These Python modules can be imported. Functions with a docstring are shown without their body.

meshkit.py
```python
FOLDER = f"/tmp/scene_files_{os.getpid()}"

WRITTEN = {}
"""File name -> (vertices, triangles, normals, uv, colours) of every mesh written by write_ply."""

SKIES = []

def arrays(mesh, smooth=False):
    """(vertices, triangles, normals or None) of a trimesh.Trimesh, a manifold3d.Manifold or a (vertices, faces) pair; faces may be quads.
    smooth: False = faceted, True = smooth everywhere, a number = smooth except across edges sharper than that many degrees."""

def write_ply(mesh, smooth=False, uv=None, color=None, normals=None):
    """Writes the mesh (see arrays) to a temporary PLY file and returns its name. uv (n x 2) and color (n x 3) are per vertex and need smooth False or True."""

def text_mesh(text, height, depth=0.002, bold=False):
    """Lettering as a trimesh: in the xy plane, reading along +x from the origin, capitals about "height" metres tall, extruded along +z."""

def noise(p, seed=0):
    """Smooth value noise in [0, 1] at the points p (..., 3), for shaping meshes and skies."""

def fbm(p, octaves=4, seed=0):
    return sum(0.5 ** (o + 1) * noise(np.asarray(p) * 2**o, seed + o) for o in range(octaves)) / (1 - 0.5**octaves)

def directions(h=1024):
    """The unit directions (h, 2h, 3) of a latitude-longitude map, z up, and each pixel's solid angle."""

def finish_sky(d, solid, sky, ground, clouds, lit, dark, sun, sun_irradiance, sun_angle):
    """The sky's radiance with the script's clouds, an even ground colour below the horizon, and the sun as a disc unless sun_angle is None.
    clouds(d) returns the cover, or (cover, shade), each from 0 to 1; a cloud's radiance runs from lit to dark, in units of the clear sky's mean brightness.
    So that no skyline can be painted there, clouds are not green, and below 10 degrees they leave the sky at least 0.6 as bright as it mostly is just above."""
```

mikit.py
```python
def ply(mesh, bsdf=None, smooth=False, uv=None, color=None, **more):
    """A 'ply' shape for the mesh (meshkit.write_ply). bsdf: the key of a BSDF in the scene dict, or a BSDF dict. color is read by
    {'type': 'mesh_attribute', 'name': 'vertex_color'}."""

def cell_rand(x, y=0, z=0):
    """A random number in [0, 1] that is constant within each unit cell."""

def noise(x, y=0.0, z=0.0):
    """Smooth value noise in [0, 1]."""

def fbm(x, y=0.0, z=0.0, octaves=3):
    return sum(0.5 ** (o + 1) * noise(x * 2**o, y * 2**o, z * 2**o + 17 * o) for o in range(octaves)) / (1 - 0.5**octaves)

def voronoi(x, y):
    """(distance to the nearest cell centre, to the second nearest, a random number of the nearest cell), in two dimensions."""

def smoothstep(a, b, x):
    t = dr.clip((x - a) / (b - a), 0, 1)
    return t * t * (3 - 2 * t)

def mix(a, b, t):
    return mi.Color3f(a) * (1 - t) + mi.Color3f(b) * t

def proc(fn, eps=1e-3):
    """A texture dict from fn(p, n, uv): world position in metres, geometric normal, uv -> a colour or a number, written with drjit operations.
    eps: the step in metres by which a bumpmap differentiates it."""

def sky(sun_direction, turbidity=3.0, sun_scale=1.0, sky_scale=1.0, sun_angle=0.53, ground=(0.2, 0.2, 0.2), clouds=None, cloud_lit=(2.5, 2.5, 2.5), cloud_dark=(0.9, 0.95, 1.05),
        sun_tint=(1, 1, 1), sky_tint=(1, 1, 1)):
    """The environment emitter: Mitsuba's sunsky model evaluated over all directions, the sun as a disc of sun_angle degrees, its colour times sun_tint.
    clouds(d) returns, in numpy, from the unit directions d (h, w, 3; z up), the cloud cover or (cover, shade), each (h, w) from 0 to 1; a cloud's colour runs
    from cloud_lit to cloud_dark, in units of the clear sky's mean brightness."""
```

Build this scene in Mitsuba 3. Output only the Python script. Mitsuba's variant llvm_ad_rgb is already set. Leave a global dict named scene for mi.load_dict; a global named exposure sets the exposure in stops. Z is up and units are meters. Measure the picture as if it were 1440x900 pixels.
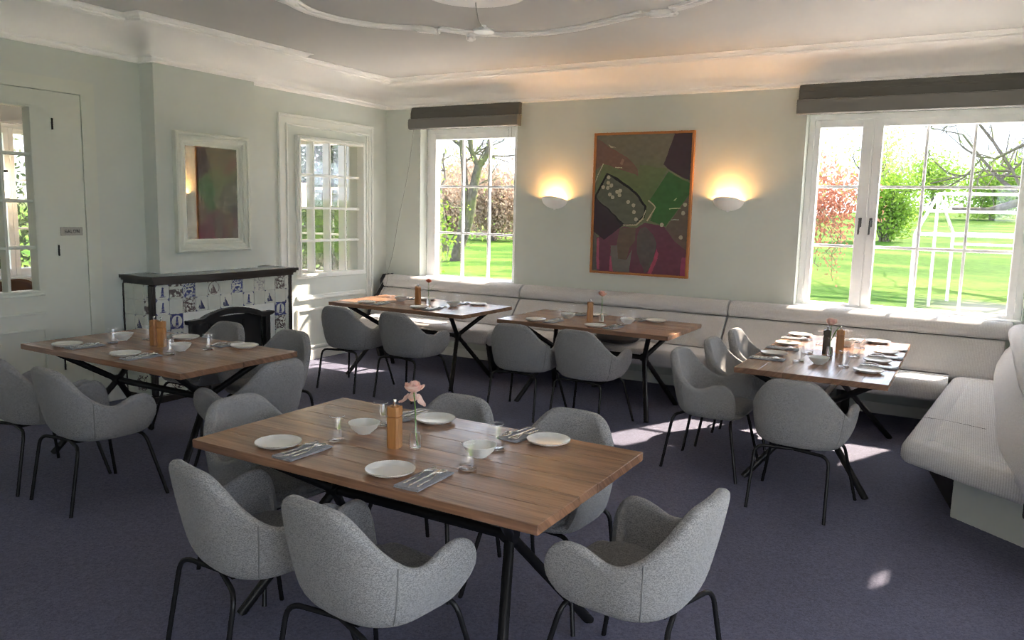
import math, random
import numpy as np, trimesh, drjit as dr, mitsuba as mi, mikit, meshkit
import shapely.geometry as sg
from mikit import noise, fbm, cell_rand, smoothstep, mix, proc
T = mi.ScalarTransform4f
rng = np.random.default_rng(7); random.seed(7)
scene, labels = {}, {}

# ------------------------------------------------------------------ camera, sky, exposure
yaw, pitch, roll = -0.52595525, -0.13791222, 0.02378946
fw = np.array([math.sin(yaw)*math.cos(pitch), math.cos(yaw)*math.cos(pitch), math.sin(pitch)])
rt = np.cross(fw, [0, 0, 1]); rt /= np.linalg.norm(rt); up0 = np.cross(rt, fw)
up = -math.sin(roll)*rt + math.cos(roll)*up0
EYE = np.array([0, 0, 1.76])
scene['camera'] = {'type': 'perspective', 'fov': math.degrees(2*math.atan(720/1108.3)), 'fov_axis': 'x', 'near_clip': 0.05, 'far_clip': 500.0,
                   'to_world': T().look_at(origin=EYE.tolist(), target=(EYE+fw).tolist(), up=up.tolist())}
exposure = 4.45

def clouds(d):
    n = meshkit.fbm(d*np.array([3, 3, 7.0]), 4, 3)
    cover = np.clip(0.62+0.9*(n-0.42), 0.35, 0.97)
    return cover, np.clip(0.9*(meshkit.fbm(d*6, 3, 9)-0.35), 0, 1)
SUN = (0.47, 1.05, 1.02)
scene['sky'] = mikit.sky(SUN, turbidity=3.5, sun_scale=0.8, sky_scale=1.0, sun_angle=0.8, sun_tint=(1.0, 1.02, 1.12), sky_tint=(0.93, 1.0, 1.14), ground=(0.12, 0.16, 0.06), clouds=clouds, cloud_lit=(1.98, 2.1, 2.32), cloud_dark=(1.28, 1.36, 1.52))

# ------------------------------------------------------------------ materials
def B(key, d, two=True):
    scene[key] = {'type': 'twosided', 'b': d} if two else d
    return key
def rgb(*c): return {'type': 'rgb', 'value': list(c)}
def pr(c, rough=0.6, **k):
    return {'type': 'principled', 'base_color': c if isinstance(c, dict) else rgb(*c), 'roughness': rough, **k}
def paint(c, amp=0.05, sc=3.0):
    def f(p, n, uv): return mi.Color3f(*c)*(1-amp+2*amp*fbm(p.x*sc, p.y*sc, p.z*sc, 2))
    return f
B('m_wall', pr(proc(paint((0.615, 0.65, 0.61), 0.03)), 0.65, specular=0.3))
B('m_door', pr(proc(paint((0.65, 0.675, 0.605), 0.03)), 0.45, specular=0.4))
B('m_white', pr((0.89, 0.90, 0.91), 0.4))
B('m_panel', pr((0.77, 0.785, 0.75), 0.45))
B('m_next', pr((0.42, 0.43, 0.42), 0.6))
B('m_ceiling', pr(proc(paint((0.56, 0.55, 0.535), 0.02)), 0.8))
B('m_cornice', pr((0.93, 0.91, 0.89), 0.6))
B('m_outer', pr((0.70, 0.69, 0.67), 0.8))
def carpet(p, n, uv):
    f = noise(p.x*260, p.y*260, 3.0)*0.55 + noise(p.x*90, p.y*90, 7.0)*0.45
    b = fbm(p.x*1.3, p.y*1.3, 0.0, 3)
    return mi.Color3f(0.112, 0.115, 0.168)*(0.62+0.62*f)*(0.85+0.3*b)
B('m_carpet', pr(proc(carpet), 0.9, specular=0.25, sheen=0.4))
B('m_oak_floor', pr((0.30, 0.22, 0.15), 0.4))
def felt(p, n, uv):
    f = noise(p.x*520, p.y*520, p.z*520)*0.55 + noise(p.x*270+9, p.y*270, p.z*270)*0.45
    return mix((0.155, 0.157, 0.160), (0.36, 0.36, 0.36), smoothstep(0.15, 0.85, f))
B('m_felt', pr(proc(felt), 0.95, specular=0.2, sheen=0.5))
def felt_dark(p, n, uv): return felt(p, n, uv)*0.72
B('m_felt_seat', pr(proc(felt_dark), 0.95, specular=0.2, sheen=0.3))
B('m_piping', pr((0.19, 0.19, 0.19), 0.9))
def rib(ax):
    def f(p, n, uv):
        t = p.x if ax == 0 else p.y
        s = 0.5+0.5*dr.sin(t*2*math.pi/0.0115)
        w = noise(p.x*160, p.y*160, p.z*160)
        return mix((0.46, 0.455, 0.455), (0.68, 0.675, 0.68), s*0.55+0.45*w)
    return f
B('m_rib', pr(proc(rib(0)), 0.9, specular=0.2, sheen=0.5))
B('m_rib_y', pr(proc(rib(1)), 0.9, specular=0.2, sheen=0.5))
B('m_black', pr((0.008, 0.008, 0.009), 0.35, specular=0.35))
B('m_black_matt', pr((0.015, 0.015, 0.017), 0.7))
B('m_iron', pr((0.012, 0.012, 0.013), 0.3, clearcoat=0.3))
B('m_mantel', pr((0.014, 0.011, 0.011), 0.18, clearcoat=0.8))
def wood(p, n, uv):
    k = dr.floor(uv.x/10.0)
    u = uv.x - 10*k
    v = uv.y
    r = cell_rand(k, 3.0)
    g = fbm(u*1.1+k*7.3, v*17.0+1.4*fbm(u*1.3, v*4.0, k, 2), k, 4)
    h = fbm(u*6.0+k, v*170.0, k*2.0, 3)
    ring = 0.5+0.5*dr.sin((v*60+9*fbm(u*0.9+k, v*5.0, 2.0, 2))*2.0)
    c = mix((0.084, 0.041, 0.023), (0.355, 0.187, 0.108), dr.clip(0.12+0.80*g+0.10*(ring-0.5)+0.16*(r-0.5), 0, 1))
    return c*(0.70+0.6*h)
def wood_rough(p, n, uv):
    return 0.13+0.20*fbm(p.x*9, p.y*9, p.z*9, 3)
B('m_wood', {'type': 'principled', 'base_color': proc(wood), 'roughness': proc(wood_rough), 'specular': 0.8, 'clearcoat': 1.0, 'clearcoat_gloss': 0.88})
def millwood(p, n, uv):
    h = fbm(p.x*60, p.y*60, p.z*6, 3)
    return mix((0.25, 0.10, 0.03), (0.52, 0.25, 0.085), h)
B('m_mill', pr(proc(millwood), 0.35))
B('m_mill_dark', pr((0.06, 0.045, 0.03), 0.3))
B('m_frame_wood', pr((0.42, 0.17, 0.055), 0.4))
B('m_steel', {'type': 'roughconductor', 'material': 'Ag', 'alpha': 0.2}, False)
B('m_chrome', {'type': 'roughconductor', 'material': 'Al', 'alpha': 0.08}, False)
B('m_handle', pr((0.10, 0.10, 0.105), 0.35, metallic=0.5))
B('m_brushed', pr((0.36, 0.36, 0.33), 0.45, metallic=0.3))
def glaze(p, n, uv):
    s = noise(p.x*900, p.y*900, p.z*900)
    return mi.Color3f(0.70, 0.70, 0.655)*(1-0.35*smoothstep(0.86, 0.95, s))
B('m_ceramic', pr(proc(glaze), 0.2, clearcoat=0.4))
B('m_rim', pr((0.42, 0.36, 0.29), 0.4))
def linen(p, n, uv):
    return mi.Color3f(0.25, 0.255, 0.265)*(0.75+0.5*noise(p.x*300, p.y*300, p.z*300))
B('m_napkin', pr(proc(linen), 0.9))
B('m_napkin_dark', pr((0.05, 0.052, 0.058), 0.85))
B('m_glass', {'type': 'dielectric', 'int_ior': 1.5}, False)
B('m_water', {'type': 'dielectric', 'int_ior': 1.33}, False)
B('m_tumbler', {'type': 'thindielectric', 'int_ior': 1.75}, False)
B('m_pane', {'type': 'thindielectric', 'int_ior': 1.5}, False)
B('m_mirror', {'type': 'conductor', 'material': 'Ag', 'specular_reflectance': rgb(0.9, 0.9, 0.88)}, False)
def petal(p, n, uv):
    return mix((0.82, 0.50, 0.43), (0.94, 0.78, 0.71), noise(p.x*90, p.y*90, p.z*90))
B('m_petal', {'type': 'principledthin', 'base_color': proc(petal), 'roughness': 0.6, 'diff_trans': 0.7}, False)
B('m_petal_red', {'type': 'principledthin', 'base_color': rgb(0.72, 0.22, 0.13), 'roughness': 0.6, 'diff_trans': 0.7}, False)
B('m_stem', pr((0.10, 0.22, 0.04), 0.5))
B('m_blind', pr((0.105, 0.105, 0.095), 0.85))
B('m_blind_bar', pr((0.17, 0.17, 0.16), 0.7))
B('m_cord', pr((0.35, 0.35, 0.33), 0.6))
B('m_sconce', pr((0.86, 0.86, 0.86), 0.55))
B('m_cushion', pr((0.055, 0.055, 0.06), 0.9))
B('m_leather', pr((0.16, 0.07, 0.035), 0.4))
B('m_soot', pr((0.02, 0.02, 0.022), 0.8))
def grass(p, n, uv):
    a = fbm(p.x*0.35, p.y*0.9, 0.0, 3); b = noise(p.x*9, p.y*9, 0.0)
    c = mix((0.034, 0.088, 0.008), (0.088, 0.150, 0.022), smoothstep(0.3, 0.7, a))*(0.8+0.4*b)
    g = smoothstep(22.4, 21.2, p.y+0.9*(fbm(p.x*1.2, p.y*1.2, 4.0, 2)-0.5)+0.6*p.x*0)*smoothstep(-1.6, 0.6, p.x)*smoothstep(18.0, 20.5, p.y)
    return mix(c, (0.26, 0.235, 0.19), g*0.8)
B('m_grass', pr(proc(grass), 0.9, specular=0.1))
def bark(p, n, uv):
    m = smoothstep(0.45, 0.7, fbm(p.x*2, p.y*2, p.z*1.2, 3))
    return mix(mi.Color3f(0.10, 0.085, 0.07)*(0.6+0.8*noise(p.x*22, p.y*22, p.z*7)), (0.15, 0.17, 0.04), m*0.55)
B('m_bark', pr(proc(bark), 0.9))
for nm, c in dict(spring=(0.36, 0.44, 0.13), lime=(0.22, 0.36, 0.05), copper=(0.36, 0.16, 0.11), tan=(0.42, 0.31, 0.24), olive=(0.24, 0.26, 0.14), grey=(0.24, 0.235, 0.25), dark=(0.06, 0.09, 0.035)).items():
    B('m_leaf_'+nm, {'type': 'principledthin', 'base_color': rgb(*c), 'roughness': 0.7, 'diff_trans': 0.8}, False)
B('m_garden_frame', pr((0.76, 0.76, 0.77), 0.5))

# ------------------------------------------------------------------ mesh helpers
def TM(v, f): return trimesh.Trimesh(np.asarray(v, float), np.asarray(f, int), process=False)
def cat(ms): return trimesh.util.concatenate([m for m in ms])
def bx(x0, x1, y0, y1, z0, z1):
    return trimesh.creation.box(bounds=[[min(x0, x1), min(y0, y1), min(z0, z1)], [max(x0, x1), max(y0, y1), max(z0, z1)]])
def rbx(x0, x1, y0, y1, z0, z1, r=0.004):
    """box with chamfered edges"""
    P = []
    for sx, X in ((1, x0), (-1, x1)):
        for sy, Y in ((1, y0), (-1, y1)):
            for sz, Z in ((1, z0), (-1, z1)):
                P += [(X, Y+sy*r, Z+sz*r), (X+sx*r, Y, Z+sz*r), (X+sx*r, Y+sy*r, Z)]
    return trimesh.convex.convex_hull(np.array(P))
def frame_of(d):
    d = d/np.linalg.norm(d); a = np.cross(d, [0, 0, 1.0] if abs(d[2]) < 0.95 else [1.0, 0, 0]); a /= np.linalg.norm(a)
    return a, np.cross(d, a)
def tube(pts, r, n=10, closed=False, caps=True):
    P = np.asarray(pts, float); m = len(P); R = np.full(m, r) if np.isscalar(r) else np.asarray(r, float)
    tan = np.gradient(P, axis=0) if not closed else np.roll(P, -1, 0)-np.roll(P, 1, 0)
    tan /= np.linalg.norm(tan, axis=1, keepdims=True)
    a, b = frame_of(tan[0]); V = []
    ang = np.arange(n)*2*math.pi/n
    for i in range(m):
        a = a-tan[i]*np.dot(a, tan[i]); a /= np.linalg.norm(a); b = np.cross(tan[i], a)
        V.append(P[i]+R[i]*(np.cos(ang)[:, None]*a+np.sin(ang)[:, None]*b))
    V = np.vstack(V); F = []
    for i in range(m if closed else m-1):
        j = (i+1) % m
        for k in range(n):
            l = (k+1) % n
            F += [(i*n+k, i*n+l, j*n+l), (i*n+k, j*n+l, j*n+k)]
    if caps and not closed:
        V = np.vstack([V, P[0], P[-1]]); c0, c1 = len(V)-2, len(V)-1
        for k in range(n):
            l = (k+1) % n
            F += [(c0, l, k), (c1, (m-1)*n+k, (m-1)*n+l)]
    return TM(V, F)
def rounded(pts, r=0.04, k=6):
    """polyline with its inner corners rounded"""
    P = [np.asarray(p, float) for p in pts]; out = [P[0]]
    for a, b, c in zip(P[:-2], P[1:-1], P[2:]):
        u = (a-b); v = (c-b); lu, lv = np.linalg.norm(u), np.linalg.norm(v); q = min(r, lu*0.48, lv*0.48)
        s, e = b+u/lu*q, b+v/lv*q
        for t in np.linspace(0, 1, k): out.append((1-t)**2*s+2*t*(1-t)*b+t*t*e)
    out.append(P[-1]); return np.array(out)
def spline(pts, k=8, closed=False):
    from scipy.interpolate import CubicSpline
    P = np.asarray(pts, float)
    if closed: P = np.vstack([P, P[:1]])
    s = np.r_[0, np.cumsum(np.linalg.norm(np.diff(P, axis=0), axis=1))]
    cs = CubicSpline(s, P, bc_type='periodic' if closed else 'natural')
    q = np.linspace(0, s[-1], k*(len(P)-1)+1); q = q[:-1] if closed else q
    return cs(q)
def lathe(prof, n=32):
    prof = np.asarray(prof, float); m = len(prof); ang = np.arange(n)*2*math.pi/n
    V = np.stack([prof[:, None, 0]*np.cos(ang), prof[:, None, 0]*np.sin(ang), np.repeat(prof[:, 1:2], n, 1)], -1).reshape(-1, 3); F = []
    for i in range(m-1):
        for k in range(n):
            l = (k+1) % n
            if prof[i, 0] > 1e-9: F.append((i*n+k, i*n+l, (i+1)*n+l if prof[i+1, 0] > 1e-9 else (i+1)*n))
            if prof[i+1, 0] > 1e-9: F.append((i*n+k if prof[i, 0] > 1e-9 else i*n, (i+1)*n+l, (i+1)*n+k))
    t = TM(V, F); t.merge_vertices(); return t
def ext(poly, h):
    return trimesh.creation.extrude_polygon(poly, h, engine='earcut')
def extr_x(poly2, x0, x1):
    """polygon given in (y, z), extruded along x"""
    m = ext(sg.Polygon(poly2), x1-x0); v = m.vertices.copy()
    m.vertices = np.stack([v[:, 2]+x0, v[:, 0], v[:, 1]], 1); return m
def mv(m, x=0, y=0, z=0, rz=0, rx=0, ry=0):
    m = m.copy()
    for a, ax in ((rx, [1, 0, 0]), (ry, [0, 1, 0]), (rz, [0, 0, 1])):
        if a: m.apply_transform(trimesh.transformations.rotation_matrix(math.radians(a), ax))
    m.apply_translation([x, y, z]); return m
def sweep2(path, prof, closed=False, capped=True):
    """profile (u inward normal to the left of the path, z) swept along a horizontal polyline with mitred corners"""
    P = np.asarray(path, float); m = len(P); offs = []
    for i in range(m):
        a = P[i]-P[i-1] if (i > 0 or closed) else P[1]-P[0]
        b = P[(i+1) % m]-P[i] if (i < m-1 or closed) else P[-1]-P[-2]
        a, b = a/np.linalg.norm(a), b/np.linalg.norm(b)
        na, nb = np.array([-a[1], a[0]]), np.array([-b[1], b[0]])
        offs.append((na+nb)/(1+np.dot(na, nb)))
    prof = np.asarray(prof, float); n = len(prof)
    V = np.array([[*(P[i]+offs[i]*u), z] for i in range(m) for u, z in prof]); F = []
    for i in range(m if closed else m-1):
        j = (i+1) % m
        for k in range(n):
            l = (k+1) % n
            F += [(i*n+k, j*n+k, j*n+l), (i*n+k, j*n+l, i*n+l)]
    if not closed and capped:
        tri = trimesh.creation.triangulate_polygon(sg.Polygon(prof), engine='earcut')
        base = len(V); V = np.vstack([V, [[*(P[0]+offs[0]*u), z] for u, z in tri[0]], [[*(P[-1]+offs[-1]*u), z] for u, z in tri[0]]])
        q = len(tri[0]); F += [tuple(x+base for x in f[::-1]) for f in tri[1]]+[tuple(x+base+q for x in f) for f in tri[1]]
    return TM(V, F)
# ------------------------------------------------------------------ naming helpers
used = {}
def uniq(k):
    n = used.get(k, 0); used[k] = n+1
    return k if n == 0 else f'{k}_{n:03d}'
def W(x=0, y=0, z=0, rz=0): return T().translate([x, y, z]).rotate([0, 0, 1], rz)
def sh(mesh, bsdf, smooth=False, **k): return mikit.ply(mesh, bsdf, smooth, **k)
def thing(name, label, cat_, group=None):
    key = uniq(name); labels[key] = {'label': label, 'category': cat_}
    if group: labels[key]['group'] = group
    return key
def part(root, name, shape, tw=None, label=None):
    key = uniq(root+'__'+name); scene[key] = {**shape, 'to_world': tw} if tw is not None else dict(shape)
    if label: labels[key] = {'label': label}
    return key
def single(name, shape, label, cat_, group=None, tw=None, kind=None):
    key = thing(name, label, cat_, group); scene[key] = {**shape, 'to_world': tw} if tw is not None else dict(shape)
    if kind: labels[key]['kind'] = kind
    return key
def struct(name, shape=None, label=None, tw=None):
    key = uniq(name); labels[key] = {'kind': 'structure'}
    if label: labels[key]['label'] = label
    if shape: scene[key] = {**shape, 'to_world': tw} if tw is not None else dict(shape)
    return key

# ------------------------------------------------------------------ the room
D, XL, XR, CZ = 7.94, -6.5, 0.62, 3.27
def wall_mesh(x0, x1, z0, z1, holes, depth):
    p = sg.box(x0, z0, x1, z1)
    for h in holes: p = p.difference(sg.box(*h))
    m = cat([ext(g, depth) for g in getattr(p, 'geoms', [p])]); v = m.vertices
    m.vertices = np.stack([v[:, 0], v[:, 2], v[:, 1]], 1); m.faces = m.faces[:, ::-1]; return m
LWIN = (-5.965, 0.90, -4.595, 2.73); RWIN = (-1.46, 0.90, 0.41, 2.73); AWIN = (-9.5, 0.75, -7.15, 2.7)
struct('wall_back', sh(wall_mesh(-6.75, 0.9, -0.6, 3.4, [(LWIN[0], LWIN[1], LWIN[2], LWIN[3]), (RWIN[0], RWIN[1], RWIN[2], RWIN[3])], 0.36), 'm_wall'), 'pale sage green wall with two white windows', W(0, D))
DOOR = (2.5, 0.0, 3.985, 2.625); IWIN = (6.40, 0.985, 7.485, 2.50)
struct('wall_left', sh(wall_mesh(-2.2, 8.3, -0.6, 3.4, [(DOOR[0], DOOR[1], DOOR[2], DOOR[3]), IWIN], 0.25), 'm_wall'), 'sage green wall with the glazed door and fireplace', W(XL, 0, 0, 90))
struct('wall_chimney', sh(bx(XL-0.01, -6.312, 4.535, 5.66, 0, 3.3), 'm_wall'), 'chimney breast above the fireplace')
SPOT = (-6.77, 1.84, -5.98, 2.56)
struct('wall_right', sh(wall_mesh(-8.3, -4.1, -0.6, 3.4, [SPOT], 0.28), 'm_wall'), None, W(XR, 0, 0, -90))
XE = 1.6
a0, a1 = np.array([XR, 4.15]), np.array([XE, 3.36]); al = np.linalg.norm(a1-a0)
struct('wall_corner', sh(wall_mesh(0, al, -0.6, 3.4, [], 0.25), 'm_wall'), None, T().translate([a0[0], a0[1], 0]).rotate([0, 0, 1], math.degrees(math.atan2(*(a1-a0)[::-1]))))
EW = [(-3.2, 0.12, -0.70, 2.92), (-0.60, 0.12, 1.9, 2.92)]
struct('wall_east', sh(wall_mesh(-3.6, 2.3, -0.6, 3.4, EW, 0.3), 'm_wall'), None, W(XE, 0, 0, -90))
NW = [(-1.2, 0.8, -0.2, 2.6)]
struct('wall_near', sh(wall_mesh(-2.7, 6.8, -0.6, 3.4, NW, 0.3), 'm_wall'), None, W(0, -2.0, 0, 180))
struct('floor', sh(bx(XL, 2.5, -2.1, 8.0, -0.1, 0), 'm_carpet'), 'dark violet grey carpet')
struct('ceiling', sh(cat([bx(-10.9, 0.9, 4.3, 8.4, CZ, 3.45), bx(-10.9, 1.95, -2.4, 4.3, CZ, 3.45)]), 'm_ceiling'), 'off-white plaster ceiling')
struct('window_12'); sw = W(XR, 0, 0, -90); sx0, sz0, sx1, sz1 = SPOT
for q in ((sx0, sx0+0.015, sz0, sz1), (sx1-0.015, sx1, sz0, sz1), (sx0, sx1, sz0, sz0+0.015), (sx0, sx1, sz1-0.015, sz1)): part('window_12', 'frame', sh(bx(q[0], q[1], 0.10, 0.15, q[2], q[3]), 'm_white'), sw)
part('window_12', 'pane', sh(TM([(sx0, 0.125, sz0), (sx1, 0.125, sz0), (sx1, 0.125, sz1), (sx0, 0.125, sz1)], [(0, 1, 2), (0, 2, 3)]), 'm_pane'), sw)
# cornice: one moulded cove around the room
loop = [(XL, -2.0), (XE, -2.0), (XE, 3.36), (XR, 4.15), (XR, D), (XL, D), (XL, 5.66), (-6.312, 5.66), (-6.312, 4.535), (XL, 4.535)]
prof = [(0, 2.965), (0.022, 2.972), (0.026, 2.985), (0.018, 2.998), (0.020, 3.010), (0.034, 3.016), (0.036, 3.028)]
for t in np.linspace(0, math.pi/2, 12): prof.append((0.036+0.30*(1-math.cos(t)), 3.030+0.185*math.sin(t)))
prof += [(0.342, 3.222), (0.355, 3.224), (0.358, 3.240), (0.372, 3.243), (0.385, 3.262), (0.41, 3.266), (0.41, CZ+0.01), (0, CZ+0.01)]
struct('trim_1', sh(sweep2(loop, prof, True), 'm_cornice', 30), 'white coved plaster cornice')
# baseboards
bprof = [(0, 0), (0.018, 0), (0.018, 0.10), (0.010, 0.115), (0, 0.118)]
struct('baseboard_left', sh(cat([sweep2([(XL, 8-0.06), (XL, 5.93)], bprof), sweep2([(XL, 4.28), (XL, 4.11)], bprof), sweep2([(XL, 2.4), (XL, -2)], bprof)]), 'm_panel'))
struct('baseboard_back', sh(sweep2([(XR, D), (XL, D)], bprof), 'm_panel'))
# ceiling moulding: lobed plaster ring with small scrolls
half = [(-4.50, 4.35), (-4.64, 4.70), (-4.60, 5.08), (-4.42, 5.38), (-4.17, 5.56)]
arc = [(-4.06, 5.62), (-3.85, 5.93), (-3.48, 6.12), (-3.08, 6.13), (-2.66, 6.00), (-2.30, 5.86)]
rgt = [(-2.06, 5.83), (-1.80, 5.68), (-1.58, 5.36), (-1.52, 5.0), (-1.62, 4.6)]
curve = [spline(half, 8), spline(arc, 8), spline(rgt, 8)]
def plaster(c2):
    ms = []
    for off, r in ((0, 0.026), (0.055, 0.014), (-0.05, 0.011)):
        tn = np.gradient(c2, axis=0); tn /= np.linalg.norm(tn, axis=1, keepdims=True)
        q = c2+off*np.stack([tn[:, 1], -tn[:, 0]], 1)
        ms.append(tube(np.c_[q, np.full(len(q), CZ-0.004)], r, 8))
    tn = np.gradient(c2, axis=0); tn /= np.linalg.norm(tn, axis=1, keepdims=True); nn = np.stack([tn[:, 1], -tn[:, 0]], 1)
    V = []; F = []
    for i, p in enumerate(c2):
        for o, z in ((-0.055, CZ+0.002), (-0.045, CZ-0.012), (0.05, CZ-0.012), (0.06, CZ+0.002)): V.append([*(p+nn[i]*o), z])
    for i in range(len(c2)-1):
        for k in range(3): F += [(4*i+k, 4*i+k+1, 4*i+k+5), (4*i+k, 4*i+k+5, 4*i+k+4)]
    return cat(ms+[TM(V, F)])
mirr = lambda c: np.stack([-6.16-c[:, 0]+0.02, 8.7-c[:, 1]], 1)[::-1]
struct('trim_2', sh(cat([plaster(c) for c in curve]+[plaster(mirr(c)) for c in curve]), 'm_cornice', 40), 'lobed plaster moulding on the ceiling')
def scroll(x, y, rz):
    m = [rbx(-0.075, 0.075, -0.03, 0.03, CZ-0.05, CZ+0.004, 0.012)]
    s = [(0.075+0.05*math.cos(t)*(1-t/8), 0.05*math.sin(t)*(1-t/8), CZ-0.03) for t in np.linspace(0, 5, 16)]
    m += [tube(s, 0.014, 6), tube([(-p[0], -p[1], p[2]) for p in s], 0.014, 6)]
    return mv(cat(m), x, y, 0, rz)
for i, (x, y, r) in enumerate([(-4.13, 5.56, 60), (-3.92, 5.93, 115), (-2.18, 5.85, 10), (-4.5, 4.35, 90), (-1.62, 4.6, 90)]):
    part('trim_2', 'scroll', sh(scroll(x, y, r), 'm_cornice', 40))
md = [(0, CZ-0.03), (0.10, CZ-0.035), (0.16, CZ-0.02), (0.22, CZ-0.026), (0.30, CZ-0.018), (0.36, CZ-0.03), (0.39, CZ-0.012), (0.40, CZ+0.002)]
struct('trim_3', sh(mv(lathe(md, 64), -3.15, 4.80), 'm_cornice', 30), 'round plaster ceiling rose')

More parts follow.
